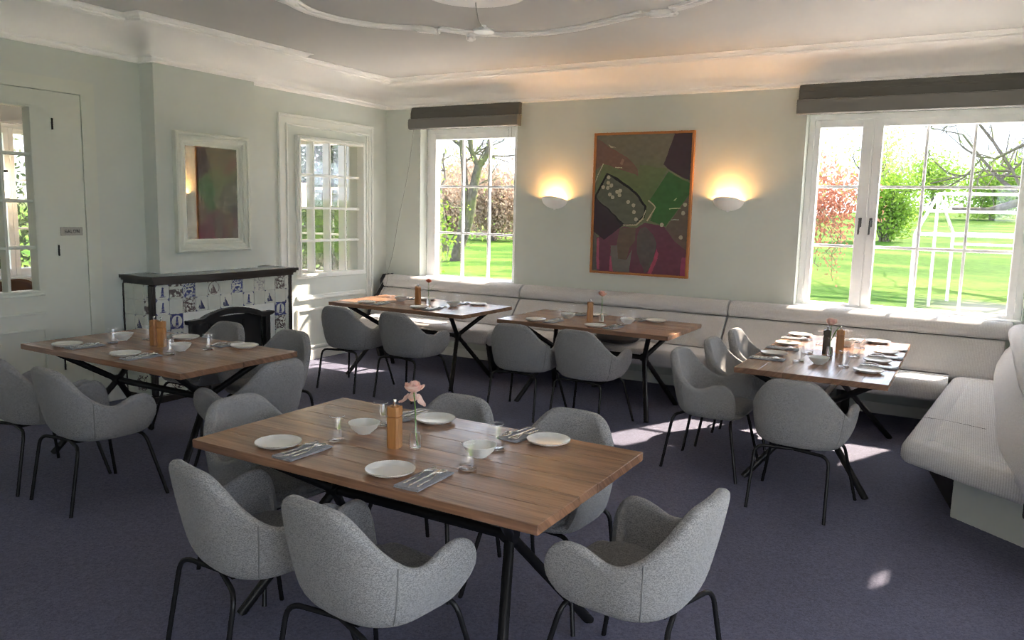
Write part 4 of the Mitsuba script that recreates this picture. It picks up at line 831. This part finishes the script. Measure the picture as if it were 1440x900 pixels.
def delft(p, n, uv):
    kx = dr.floor(uv.x/10.0); u, v = uv.x-10*kx, uv.y; u2, v2 = u-0.5, v-0.5; r = dr.sqrt(u2*u2+v2*v2)
    base = mix((0.66, 0.67, 0.62), (0.55, 0.58, 0.53), fbm(p.x*14, p.y*14, p.z*14, 2))
    blue, brown, dk = mi.Color3f(0.045, 0.055, 0.19), mi.Color3f(0.10, 0.075, 0.075), mi.Color3f(0.05, 0.06, 0.13)
    motif = kx
    nz = fbm(uv.x*9, uv.y*9, 3.0, 3); a = mi.Float(0)
    corner = ((dr.abs(u2)+dr.abs(v2)) > 0.84) & (nz > 0.42)
    ship = ((v > 0.22) & (v < 0.80) & (u > 0.40) & (u-0.40 < (0.80-v)*0.55)) | ((dr.abs(v-0.20) < 0.05) & (dr.abs(u2) < 0.24)) | ((v > 0.25) & (v < 0.62) & (u < 0.37) & (0.37-u < (0.62-v)*0.5) & (nz > 0.4))
    fig = ((dr.square(u2-0.02)+dr.square(v-0.74) < 0.006) | ((dr.abs(u2) < 0.06+0.16*(0.68-v)) & (v > 0.24) & (v < 0.68) & (nz > 0.33)) | ((dr.abs(v-0.19) < 0.025) & (dr.abs(u2) < 0.22) & (nz > 0.35)))
    ring = (r > 0.40) & (r < 0.45)
    orn = (nz+0.22*dr.sin(u2*u2*60)*dr.sin(v2*v2*60+1)) > 0.50
    land = ((nz > 0.5) & (v < 0.62) & (v > 0.12)) | ((dr.abs(v-0.35) < 0.02) & (nz > 0.4)) | ((v > 0.8) & (nz > 0.5))
    zig = dr.abs(v2-0.25*dr.abs(dr.sin(u*9.4))+0.1) < 0.12
    m1 = corner | fig; m2 = corner | ship
    c = base
    c = dr.select((motif == 1) & m1, blue, c); c = dr.select((motif == 2) & m2, dk, c); c = dr.select((motif == 3) & (fig | ring | ((r > 0.45) & (nz > 0.36))), blue, c)
    c = dr.select((motif == 4) & orn, mi.Color3f(0.06, 0.075, 0.24), c); c = dr.select((motif == 5) & orn, brown, c); c = dr.select((motif == 6) & (land | corner), brown, c)
    c = dr.select((motif == 7) & (zig | (corner)), dk, c); c = dr.select((motif == 8) & ((ring & (nz > 0.35)) | ship | corner), brown*1.6, c)
    c = dr.select((motif == 9) & ((nz > 0.62) | (dr.abs(u+v-1.0) < 0.015)), mi.Color3f(0.3, 0.31, 0.34), c)
    return c
B('m_tile', pr(proc(delft), 0.16, clearcoat=0.6))
B('m_tile_blank', pr(proc(paint((0.60, 0.625, 0.57), 0.08, 12)), 0.16, clearcoat=0.6))
P = 0.1363
rows = ['1640809040951'[:11], None]
GRID = [[1, 6, 4, 0, 8, 0, 4, 0, 9, 0, 5, 9], [1, 0, 5, 2, 0, 2, 0, 1, 0, 2, 0, 2], [0, 3, 0, 0, 0, 0, 0, 0, 0, 0, 3, 1], [9, 7, 0, 0, 0, 0, 0, 0, 0, 0, 5, 0], [0, 0, 0, 0, 0, 0, 0, 0, 0, 0, 7, 0], [1, 0, 0, 0, 0, 0, 0, 0, 0, 0, 0, 1], [0, 5, 0, 0, 0, 0, 0, 0, 0, 0, 3, 0], [0, 0, 1, 0, 0, 0, 0, 0, 0, 0, 0, 2]]
def tile_box(a0, a1, z0, z1, mot, face):
    """a tile slab; face 'f' on the front (x = FX), 's' on the side (y = FY0)"""
    g = 0.0012
    if face == 'f': m = rbx(FX-0.013, FX, a0+g, a1-g, z0+g, z1-g, 0.0015)
    else: m = rbx(a0+g, a1-g, FY0, FY0+0.013, z0+g, z1-g, 0.0015)
    m.unmerge_vertices(); v = m.vertices; q = v[:, 1] if face == 'f' else v[:, 0]
    return sh(m, 'm_tile' if mot else 'm_tile_blank', False, uv=np.stack([np.clip((q-a0)/P, 0.001, 0.999)+10*mot, (v[:, 2]-z0)/P], 1))
ty0 = FY0+0.047
for r in range(8):
    zt = 1.046-r*P; zb = max(zt-P, 0.062)
    for c in range(12):
        a, b_ = ty0+c*P, min(ty0+(c+1)*P, FY1-0.047)
        if b_-a < 0.02: continue
        if b_ > 4.665 and a < 5.595 and zt < 0.80:
            if zb >= 0.68 and zt < 0.80: pass
            else: continue
        part(k, 'tile', tile_box(a, b_, zb, zt, GRID[r][c], 'f'))
    for c in range(3):
        a = -6.478+c*P; b_ = min(a+P, FX-0.052)
        if b_-a > 0.02: part(k, 'tile', tile_box(a, b_, zb, zt, [[0, 0, 1], [0, 0, 6], [0, 2, 0], [0, 0, 0], [1, 0, 0], [0, 0, 2], [0, 5, 0], [0, 0, 0]][r][c], 's'))

# ------------------------------------------------------------------ blinds, sconces, ceiling lamp
def blind(x0, x1, zt, label, thick=0.0):
    k = thing('roman_blind', label, 'blind')
    y = D-0.004
    part(k, 'headbox', sh(rbx(x0+0.012, x1-0.012, y-0.055, y, zt-0.13, zt, 0.006), 'm_blind'))
    part(k, 'folds', sh(cat([rbx(x0+0.004, x1-0.004, y-0.066-0.006*i, y-0.052-0.006*i, zt-0.130-0.004*i, zt-0.006-0.020*i, 0.005) for i in range(4)]), 'm_blind'), None, 'folded dark fabric')
    pr_ = [(y-0.03, zt-0.140), (y-0.105, zt-0.140), (y-0.120, zt-0.150), (y-0.125, zt-0.170), (y-0.125, zt-0.235), (y-0.118, zt-0.258-thick), (y-0.09, zt-0.268-thick), (y-0.03, zt-0.262-thick)]
    part(k, 'lower_fold', sh(extr_x(pr_, x0, x1), 'm_blind_bar', 40), None, 'lighter bottom fold')
    return k
k = blind(-6.06, -4.53, 2.972, 'dark grey roman blind pulled up above the small window')
for pts in ([(-6.0, 7.85, 2.73), (-6.09, 7.83, 2.1), (-6.20, 7.78, 1.5), (-6.30, 7.71, 0.95), (-6.34, 7.69, 0.86), (-6.38, 7.60, 0.70), (-6.40, 7.50, 0.55)], [(-6.30, 7.71, 0.95), (-6.28, 7.69, 0.86), (-6.29, 7.62, 0.72), (-6.32, 7.52, 0.56)]):
    part(k, 'pull_cord', sh(tube(spline(pts, 5), 0.0028, 6), 'm_cord', True), None, 'thin hanging pull cord')
for x in (-4.66, -4.62): part(k, 'pull_cord', sh(tube([(x, 7.845, 2.74), (x, 7.85, 2.30)], 0.002, 6), 'm_cord', True))
blind(-1.535, 0.60, 2.985, 'dark grey roman blind pulled up above the wide double window', 0.012)
def sconce(x, z, label):
    k = thing('wall_sconce', label, 'wall lamp', 'uplighter bowls beside the painting')
    V, F = [], []; nt, nv = 28, 9
    for s, t in ((1.0, 0), (0.955, 1)):
        for i in range(nt+1):
            a = math.pi*i/nt
            for j in range(nv):
                b_ = (math.pi/2)*j/(nv-1)
                V.append((0.152*s*math.cos(a)*math.cos(b_), -0.150*s*math.sin(a)*math.cos(b_), -0.098*s*math.sin(b_)+0.042*(math.sin(a)*math.cos(b_))**1.5*s))
    q = (nt+1)*nv
    for i in range(nt):
        for j in range(nv-1):
            p = i*nv+j; F += [(p, p+nv, p+nv+1), (p, p+nv+1, p+1), (q+p, q+p+nv+1, q+p+nv), (q+p, q+p+1, q+p+nv+1)]
        F += [(i*nv, q+i*nv, q+(i+1)*nv), (i*nv, q+(i+1)*nv, (i+1)*nv)]
    tw = W(x, D-0.001, z)
    part(k, 'bowl', sh(TM(V, F), 'm_sconce', 40), tw); part(k, 'wall_plate', sh(rbx(-0.07, 0.07, -0.012, 0, -0.085, -0.012, 0.003), 'm_sconce'), tw)
    part(k, 'finial', sh(mv(lathe([(0, -0.012), (0.01, -0.010), (0.014, 0), (0, 0.004)], 16), 0, -0.02, -0.098), 'm_sconce', 40), tw)
    bl = trimesh.creation.icosphere(2, 0.02); bl.apply_scale([1.6, 0.8, 0.6]); bl.apply_translation([0, -0.100, -0.026])
    scene[uniq(k+'__bulb')] = {**sh(bl, 'm_sconce', True), 'to_world': tw, 'emitter': {'type': 'area', 'radiance': rgb(*(SCL*np.array([1.0, 0.47, 0.14])))}}
SCL = 42.0
sconce(-4.085, 1.888, 'white half-bowl wall lamp glowing warm, between the small window and the painting')
sconce(-2.145, 1.905, 'white half-bowl wall lamp glowing warm, between the painting and the wide window')
k = thing('ceiling_lamp', 'flat white disc lamp under the ceiling moulding, on a thin wire', 'lamp')
part(k, 'disc', sh(mv(lathe([(0, -0.012), (0.085, -0.012), (0.09, -0.006), (0.09, 0.006), (0.085, 0.012), (0, 0.012)], 40), -3.655, 5.72, 3.225), 'm_white', 40))
part(k, 'mount', sh(mv(lathe([(0, 0), (0.02, 0), (0.02, 0.045), (0, 0.045)], 16), -3.655, 5.72, 3.232), 'm_white', 40))
part(k, 'wire', sh(tube(spline([(-3.63, 5.68, 3.235), (-3.45, 5.32, 3.21), (-3.27, 5.0, 3.245)], 8), 0.004, 6), 'm_cord', True))

# ------------------------------------------------------------------ the garden
def zg(x, y):
    t = np.clip((np.asarray(x)+22)/16, 0, 1); t = t*t*(3-2*t)
    return -0.5+np.clip(np.asarray(y)-14, 0, 60)*(0.016+0.034*t)
gx, gy = np.concatenate([np.linspace(-140, -50, 19), np.linspace(-48, 20, 69), np.linspace(25, 120, 20)]), np.concatenate([np.linspace(-80, 6, 22), np.linspace(8, 70, 63), np.linspace(75, 170, 20)])
X, Y = np.meshgrid(gx, gy); Z = zg(X, Y)+0.10*(meshkit.noise(np.stack([X*0.12, Y*0.12, X*0], -1), 4)-0.5)*np.clip((Y-10)/8, 0, 1)
nx_ = len(gx); F = []
for j in range(len(gy)-1):
    for i in range(nx_-1): q = j*nx_+i; F += [(q, q+1, q+nx_+1), (q, q+nx_+1, q+nx_)]
struct('lawn', sh(TM(np.stack([X, Y, Z], -1).reshape(-1, 3), F), 'm_grass', True), 'sunlit green lawn rising toward the trees')
struct('terrace', sh(cat([bx(-9, 6, -9, -2.4, -0.62, -0.12), bx(2.0, 9, -9, 8.2, -0.62, -0.12), bx(-11, 9, 8.35, 16.5, -0.62, -0.42)]), 'm_outer'), 'pale paving beside the house')
def quads(C, size, r, stretch=1.0, flat=0.0):
    n = len(C); a = r.normal(size=(n, 3)); a[:, 2] *= (1-flat); a /= np.linalg.norm(a, axis=1, keepdims=True)
    b = np.cross(a, r.normal(size=(n, 3))); b /= np.linalg.norm(b, axis=1, keepdims=True)
    s = size*r.uniform(0.6, 1.3, (n, 1)); V = np.stack([C-a*s*stretch, C+b*s*0.5, C+a*s*stretch, C-b*s*0.5], 1).reshape(-1, 3)
    i = np.arange(n)[:, None]*4; return V, np.vstack([i+[0, 1, 2], i+[0, 2, 3]])
def tubes(segs, n=5):
    """many tapered segments (p0, p1, r0, r1) as one mesh"""
    P0, P1 = np.array([s[0] for s in segs]), np.array([s[1] for s in segs]); R0, R1 = np.array([s[2] for s in segs])[:, None, None], np.array([s[3] for s in segs])[:, None, None]
    d = P1-P0; d /= np.linalg.norm(d, axis=1, keepdims=True)+1e-9; h = np.where(np.abs(d[:, 2:3]) < 0.9, [[0, 0, 1.0]], [[1.0, 0, 0]])
    a = np.cross(d, h); a /= np.linalg.norm(a, axis=1, keepdims=True); b = np.cross(d, a); an = np.arange(n)*2*math.pi/n
    ring = np.cos(an)[None, :, None]*a[:, None]+np.sin(an)[None, :, None]*b[:, None]
    V = np.concatenate([P0[:, None]+ring*R0, P1[:, None]+ring*R1], 1).reshape(-1, 3); k = np.arange(n); l = (k+1) % n
    f = np.vstack([np.stack([k, l, l+n], 1), np.stack([k, l+n, k+n], 1)]); i = (np.arange(len(segs))*2*n)[:, None, None]
    return TM(V, (f[None]+i).reshape(-1, 3))
def grow(r, p, d, ln, rad_, lvl, maxl, segs, tips, spread=0.6, droop=0.0, kids=(3, 5)):
    pts = [np.array(p)]; n = 5 if lvl < 2 else 3; d = np.array(d)/np.linalg.norm(d)
    for i in range(n):
        d = d+r.normal(size=3)*0.13*(1+0.4*lvl)+np.array([0, 0, 0.05-droop*lvl]); d /= np.linalg.norm(d); pts.append(pts[-1]+d*ln/n)
    rs = np.linspace(rad_, rad_*0.5, n+1)
    for i in range(n): segs[lvl].append((pts[i], pts[i+1], rs[i], rs[i+1]))
    if lvl == maxl: tips += pts[1:]; return
    for c in range(r.integers(*kids)+(1 if lvl else 2)):
        i = r.integers(1 if lvl else max(1, n-3), n+1); a = r.normal(size=3); a -= d*np.dot(a, d); a /= np.linalg.norm(a)+1e-9
        nd = d*(1-spread)+a*spread+np.array([0, 0, 0.12]); grow(r, pts[i], nd, ln*r.uniform(0.55, 0.8), rs[i]*r.uniform(0.5, 0.7), lvl+1, maxl, segs, tips, spread, droop, kids)
def tree(x, y, h, trunk_r, leaf, nleaf, lsize, label, seed, cat_='tree', group=None, lvl=4, lean=(0, 0, 1), spread=0.6, droop=0.0, jit=0.5, trunk_h=0.32, name='tree', kids=(2, 4)):
    r = np.random.default_rng(seed); segs = {i: [] for i in range(lvl+1)}; tips = []
    z = float(zg(x, y))-0.15
    grow(r, (x, y, z), lean, h*trunk_h, trunk_r, 0, lvl, segs, tips, spread, droop, kids)
    k = thing(name, label, cat_, group)
    part(k, 'trunk', sh(tubes(segs[0]+segs[1], 9), 'm_bark', 60))
    tw_ = sum((segs[i] for i in range(2, lvl+1)), [])
    if tw_: key = part(k, 'branches', sh(tubes(tw_, 4), 'm_bark')); labels[key] = {'kind': 'stuff'}
    if nleaf:
        tp = np.array(tips); C = tp[r.integers(0, len(tp), nleaf)]+r.normal(size=(nleaf, 3))*jit; C = C[C[:, 2] > z+0.25]
        key = part(k, 'foliage', sh(quads(C, lsize, r), 'm_leaf_'+leaf)); labels[key] = {'kind': 'stuff'}
    return k
G1, G2 = 'bare woodland trees behind the lawn', 'trees behind the wide window'
r = np.random.default_rng(12); segs = {i: [] for i in range(5)}; tips = []
k = thing('tree', 'large forked mossy trunk standing on the lawn outside the small window', 'tree')
def stem(q, r0, r1):
    P = spline([(-17.44+rt2[0]*a, 25.5+rt2[1]*a, z) for a, z in q], 4); R_0 = np.linspace(r0, r1, len(P))
    for i in range(len(P)-1): segs[0].append((P[i], P[i+1], R_0[i], R_0[i+1]))
    return P
rt2 = np.array([rt[0], rt[1]])/np.hypot(rt[0], rt[1])
stem([(0, -0.45), (0.12, 0.2), (0.50, 1.36), (0.65, 2.4), (0.86, 3.45)], 0.25, 0.16)
ends = [stem([(0.86, 3.40), (0.55, 4.1), (0.52, 4.8), (0.2, 6.2)], 0.11, 0.06), stem([(0.86, 3.40), (1.15, 3.85), (1.32, 4.6), (1.5, 6.4)], 0.13, 0.07), stem([(0.1, -0.45), (0.26, 1.3), (0.34, 2.8), (0.24, 3.9), (0.16, 5.0), (0.2, 7.5)], 0.16, 0.08), stem([(0.2, 4.15), (-0.2, 4.45), (-0.7, 4.75), (-1.5, 5.4)], 0.08, 0.04)]
for P in ends:
    for i in range(2, len(P), 2): grow(r, P[i], r.normal(size=3)+np.array([0, 0, 0.5]), r.uniform(1.4, 2.6), 0.035, 2, 4, segs, tips, 0.6, 0.02, (2, 4))
part(k, 'trunk', sh(tubes(segs[0], 10), 'm_bark', 70)); key = part(k, 'branches', sh(tubes(segs[2]+segs[3]+segs[4], 4), 'm_bark')); labels[key] = {'kind': 'stuff'}
tp = np.array(tips); key = part(k, 'foliage', sh(quads(tp[r.integers(0, len(tp), 900)]+r.normal(size=(900, 3))*0.3, 0.07, r), 'm_leaf_spring')); labels[key] = {'kind': 'stuff'}
tree(-20.9, 29.8, 13, 0.15, 'spring', 700, 0.08, 'thin grey trunk behind the forked tree outside the small window', 4, trunk_h=0.36)
for i, (x, y, h, lf, n) in enumerate([(-32.5, 46, 9, 'tan', 9000), (-25.5, 41.5, 8, 'tan', 9000), (-46, 64, 12, 'spring', 7000), (-36, 57, 11, 'tan', 9000), (-31.5, 66, 12, 'spring', 6000)]):
    tree(x, y, h, 0.2, lf, n, 0.13, ['brown twiggy tree at the lawn edge, behind the forked trunk outside the small window', 'brown twiggy tree seen through the right panes of the small window', 'spring-green tree far behind, top left panes of the small window', 'brown woodland tree farthest back outside the small window', 'spring-green tree far back behind the top right panes of the small window'][i], 30+i, group=G1, jit=0.7, trunk_h=0.25, lvl=3, kids=(3, 5))
def shrub(x, y, rx, rz, leaf, n, ls, label, seed, group=None, zc=0.0):
    """many-stemmed bush"""
    r = np.random.default_rng(seed); z = float(zg(x, y)); k = thing('shrub', label, 'bush', group); segs = []
    cs = []
    for i in range(26):
        a = r.uniform(0, 2*math.pi); e = np.array([x+rx*0.85*math.cos(a)*r.uniform(0.2, 1), y+rx*0.85*math.sin(a)*r.uniform(0.2, 1), z+zc+rz*r.uniform(0.5, 1.9)])
        p = np.array([x+r.normal()*0.1*rx, y+r.normal()*0.1*rx, z-0.05]); mid = (p+e)/2+np.array([0, 0, 0.15*rz])
        segs += [(p, mid, 0.035*rx, 0.022*rx), (mid, e, 0.022*rx, 0.008*rx)]; cs.append(e); cs.append(mid)
        for _ in range(3): q = e+r.normal(size=3)*rx*0.25; segs.append((mid*0.3+e*0.7, q, 0.010*rx, 0.004*rx)); cs.append(q)
    key = part(k, 'stems', sh(tubes(segs, 5), 'm_bark')); labels[key] = {'kind': 'stuff'}
    cs = np.array(cs); C = cs[r.integers(0, len(cs), n)]+r.normal(size=(n, 3))*np.array([rx, rx, rz])*0.22; C = C[C[:, 2] > z+0.12]
    key = part(k, 'foliage', sh(quads(C, ls, r), 'm_leaf_'+leaf)); labels[key] = {'kind': 'stuff'}
    return k
shrub(-3.55, 39.5, 1.25, 1.35, 'lime', 5000, 0.10, 'rounded bright green bush on the lawn beside the white garden frame', 50)
# copper shrub near the window, with sprays hanging low
k = tree(-4.45, 18.4, 7.6, 0.13, 'copper', 20000, 0.055, 'copper-red leaved tree close outside the left casement of the wide window', 61, lvl=4, trunk_h=0.22, spread=0.62, jit=0.28, lean=(0.05, 0, 1), kids=(3, 4))
r = np.random.default_rng(5); segs, C = [], []
for i in range(9):
    p = np.array([-2.75+r.uniform(-0.3, 0.25), 17.4+r.uniform(-0.4, 0.4), 1.75+r.uniform(-0.2, 0.3)])
    for j in range(9):
        q = p+np.array([r.normal()*0.10+0.02, r.normal()*0.08, -0.10-0.05*r.random()]); segs.append((p, q, 0.006, 0.005)); p = q
        for _ in range(5): C.append(p+r.normal(size=3)*0.07)
        if j > 5 and r.random() < 0.35: break
key = part(k, 'hanging_twigs', sh(tubes(segs, 4), 'm_bark')); labels[key] = {'kind': 'stuff', 'label': 'low hanging twigs'}
key = part(k, 'hanging_leaves', sh(quads(np.array(C), 0.035, r), 'm_leaf_copper')); labels[key] = {'kind': 'stuff'}
# the old bare tree whose boughs cross the upper panes
r = np.random.default_rng(21); segs = {i: [] for i in range(6)}; tips = []
k = thing('tree', 'bare spreading tree with long crooked boughs across the upper panes of the wide window', 'tree')
base = np.array([4.6, 25.0, float(zg(4.6, 25))-0.1]); crotch = np.array([3.6, 25.2, 3.4]); segs[0] += [(base, (base+crotch)/2+np.array([0.15, 0, 0]), 0.45, 0.36), ((base+crotch)/2+np.array([0.15, 0, 0]), crotch, 0.36, 0.28)]
for d, ln, rr in [((-1, -0.05, 0.05), 4.6, 0.16), ((-1, 0.2, 0.45), 5.2, 0.17), ((-0.6, -0.1, 1.0), 5.0, 0.18), ((0.4, 0.2, 1), 5, 0.18), ((-0.8, 0.5, 0.7), 5, 0.14)]:
    grow(r, crotch, d, ln, rr, 1, 4, segs, tips, 0.55, 0.012, (3, 5))
segs = {i: [q for q in v if i == 0 or q[1][2] > 2.0] for i, v in segs.items()}
part(k, 'trunk', sh(tubes(segs[0], 10), 'm_bark', 60)); part(k, 'boughs', sh(tubes(segs[1], 8), 'm_bark', 60))
key = part(k, 'branches', sh(tubes(segs[2]+segs[3]+segs[4], 4), 'm_bark')); labels[key] = {'kind': 'stuff'}
for i, (x, y, h, lf, n, w) in enumerate([(-9.5, 50, 12, 'spring', 2200, 'pale spring-green tree behind the copper tree'), (-7.2, 63, 14, 'spring', 1600, 'thin-leaved spring tree behind the bright green bush'), (-3.0, 74, 10, 'lime', 4000, 'low lime-green tree behind the ridge of the white garden frame'),
                                         (0.9, 62, 8, 'lime', 6500, 'lime-green tree far back behind the lowest rails of the garden frame'), (4.4, 78, 16, 'grey', 9000, 'grey leafless thicket far behind the garden frame'), (-7.5, 88, 15, 'olive', 2500, 'dull olive tree far behind the bright green bush'), (9.5, 74, 9, 'lime', 5000, 'lime-green tree at the far right of the lawn')]):
    tree(x, y, h, 0.18, lf, n, 0.13, w, 70+i, jit=0.8, trunk_h=0.22, lvl=3, kids=(3, 5))
# evergreen hedge and trees beyond the next room
for i, (x, y, rx, rz, lf, n) in enumerate([(-16.5, 7.6, 1.4, 1.5, 'dark', 5000), (-15.5, 3.2, 1.2, 1.6, 'lime', 5000), (-20, 12.5, 1.6, 2.0, 'olive', 6000), (-15, 18.5, 1.6, 1.6, 'lime', 6000), (-9.4, 10.3, 0.95, 2.3, 'dark', 13000), (-12.0, 10.8, 0.95, 2.4, 'dark', 13000), (-14.9, 12.4, 1.0, 2.4, 'dark', 13000)]):
    shrub(x, y, rx, rz, lf, n, 0.07, ['dark leafy bush', 'lime-green bush', 'olive bush', 'lime-green bush at the corner', 'dark evergreen bush nearest the inner window', 'dark evergreen bush, second from the inner window', 'dark evergreen bush, farthest'][i]+', outside the next room', 90+i, 'bushes outside the next room')
# white garden frame: a bare gabled tent frame on the lawn
k = thing('garden_frame', 'white gabled frame of bare poles standing on the lawn outside the wide window', 'garden frame')
pa, pc, pb = np.array([-1.12, 19.2]), np.array([-0.785, 20.4]), np.array([-0.45, 21.6]); ev, rd = 1.47, 2.36
def pole(a, b, r=0.045, nm='pole'): part(k, nm, sh(tube([a, b], r*0.78, 10), 'm_garden_frame', 50))
for off in (0.0, 3.6):
    o = np.array([off, 0.25*off/3.6])
    A, C_, B_ = pa+o, pc+o, pb+o
    for p_, zt in ((A, ev), (C_, rd), (B_, ev)): pole((*p_, float(zg(*p_))-0.05), (*p_, zt), 0.05 if zt == ev else 0.045, 'post')
    pole((*A, ev), (*C_, rd), 0.045, 'rafter'); pole((*B_, ev), (*C_, rd), 0.045, 'rafter')
o = np.array([3.6, 0.25])
for (p_, z_, r_) in ((pa, ev, 0.06), (pa, ev-0.33, 0.05), (pb, ev, 0.05), (pb, ev-0.25, 0.045), (pc, rd, 0.05), ((pa+pc)/2, (ev+rd)/2+0.05, 0.045)):
    pole((*p_, z_), (*(p_+o), z_), r_, 'rail')
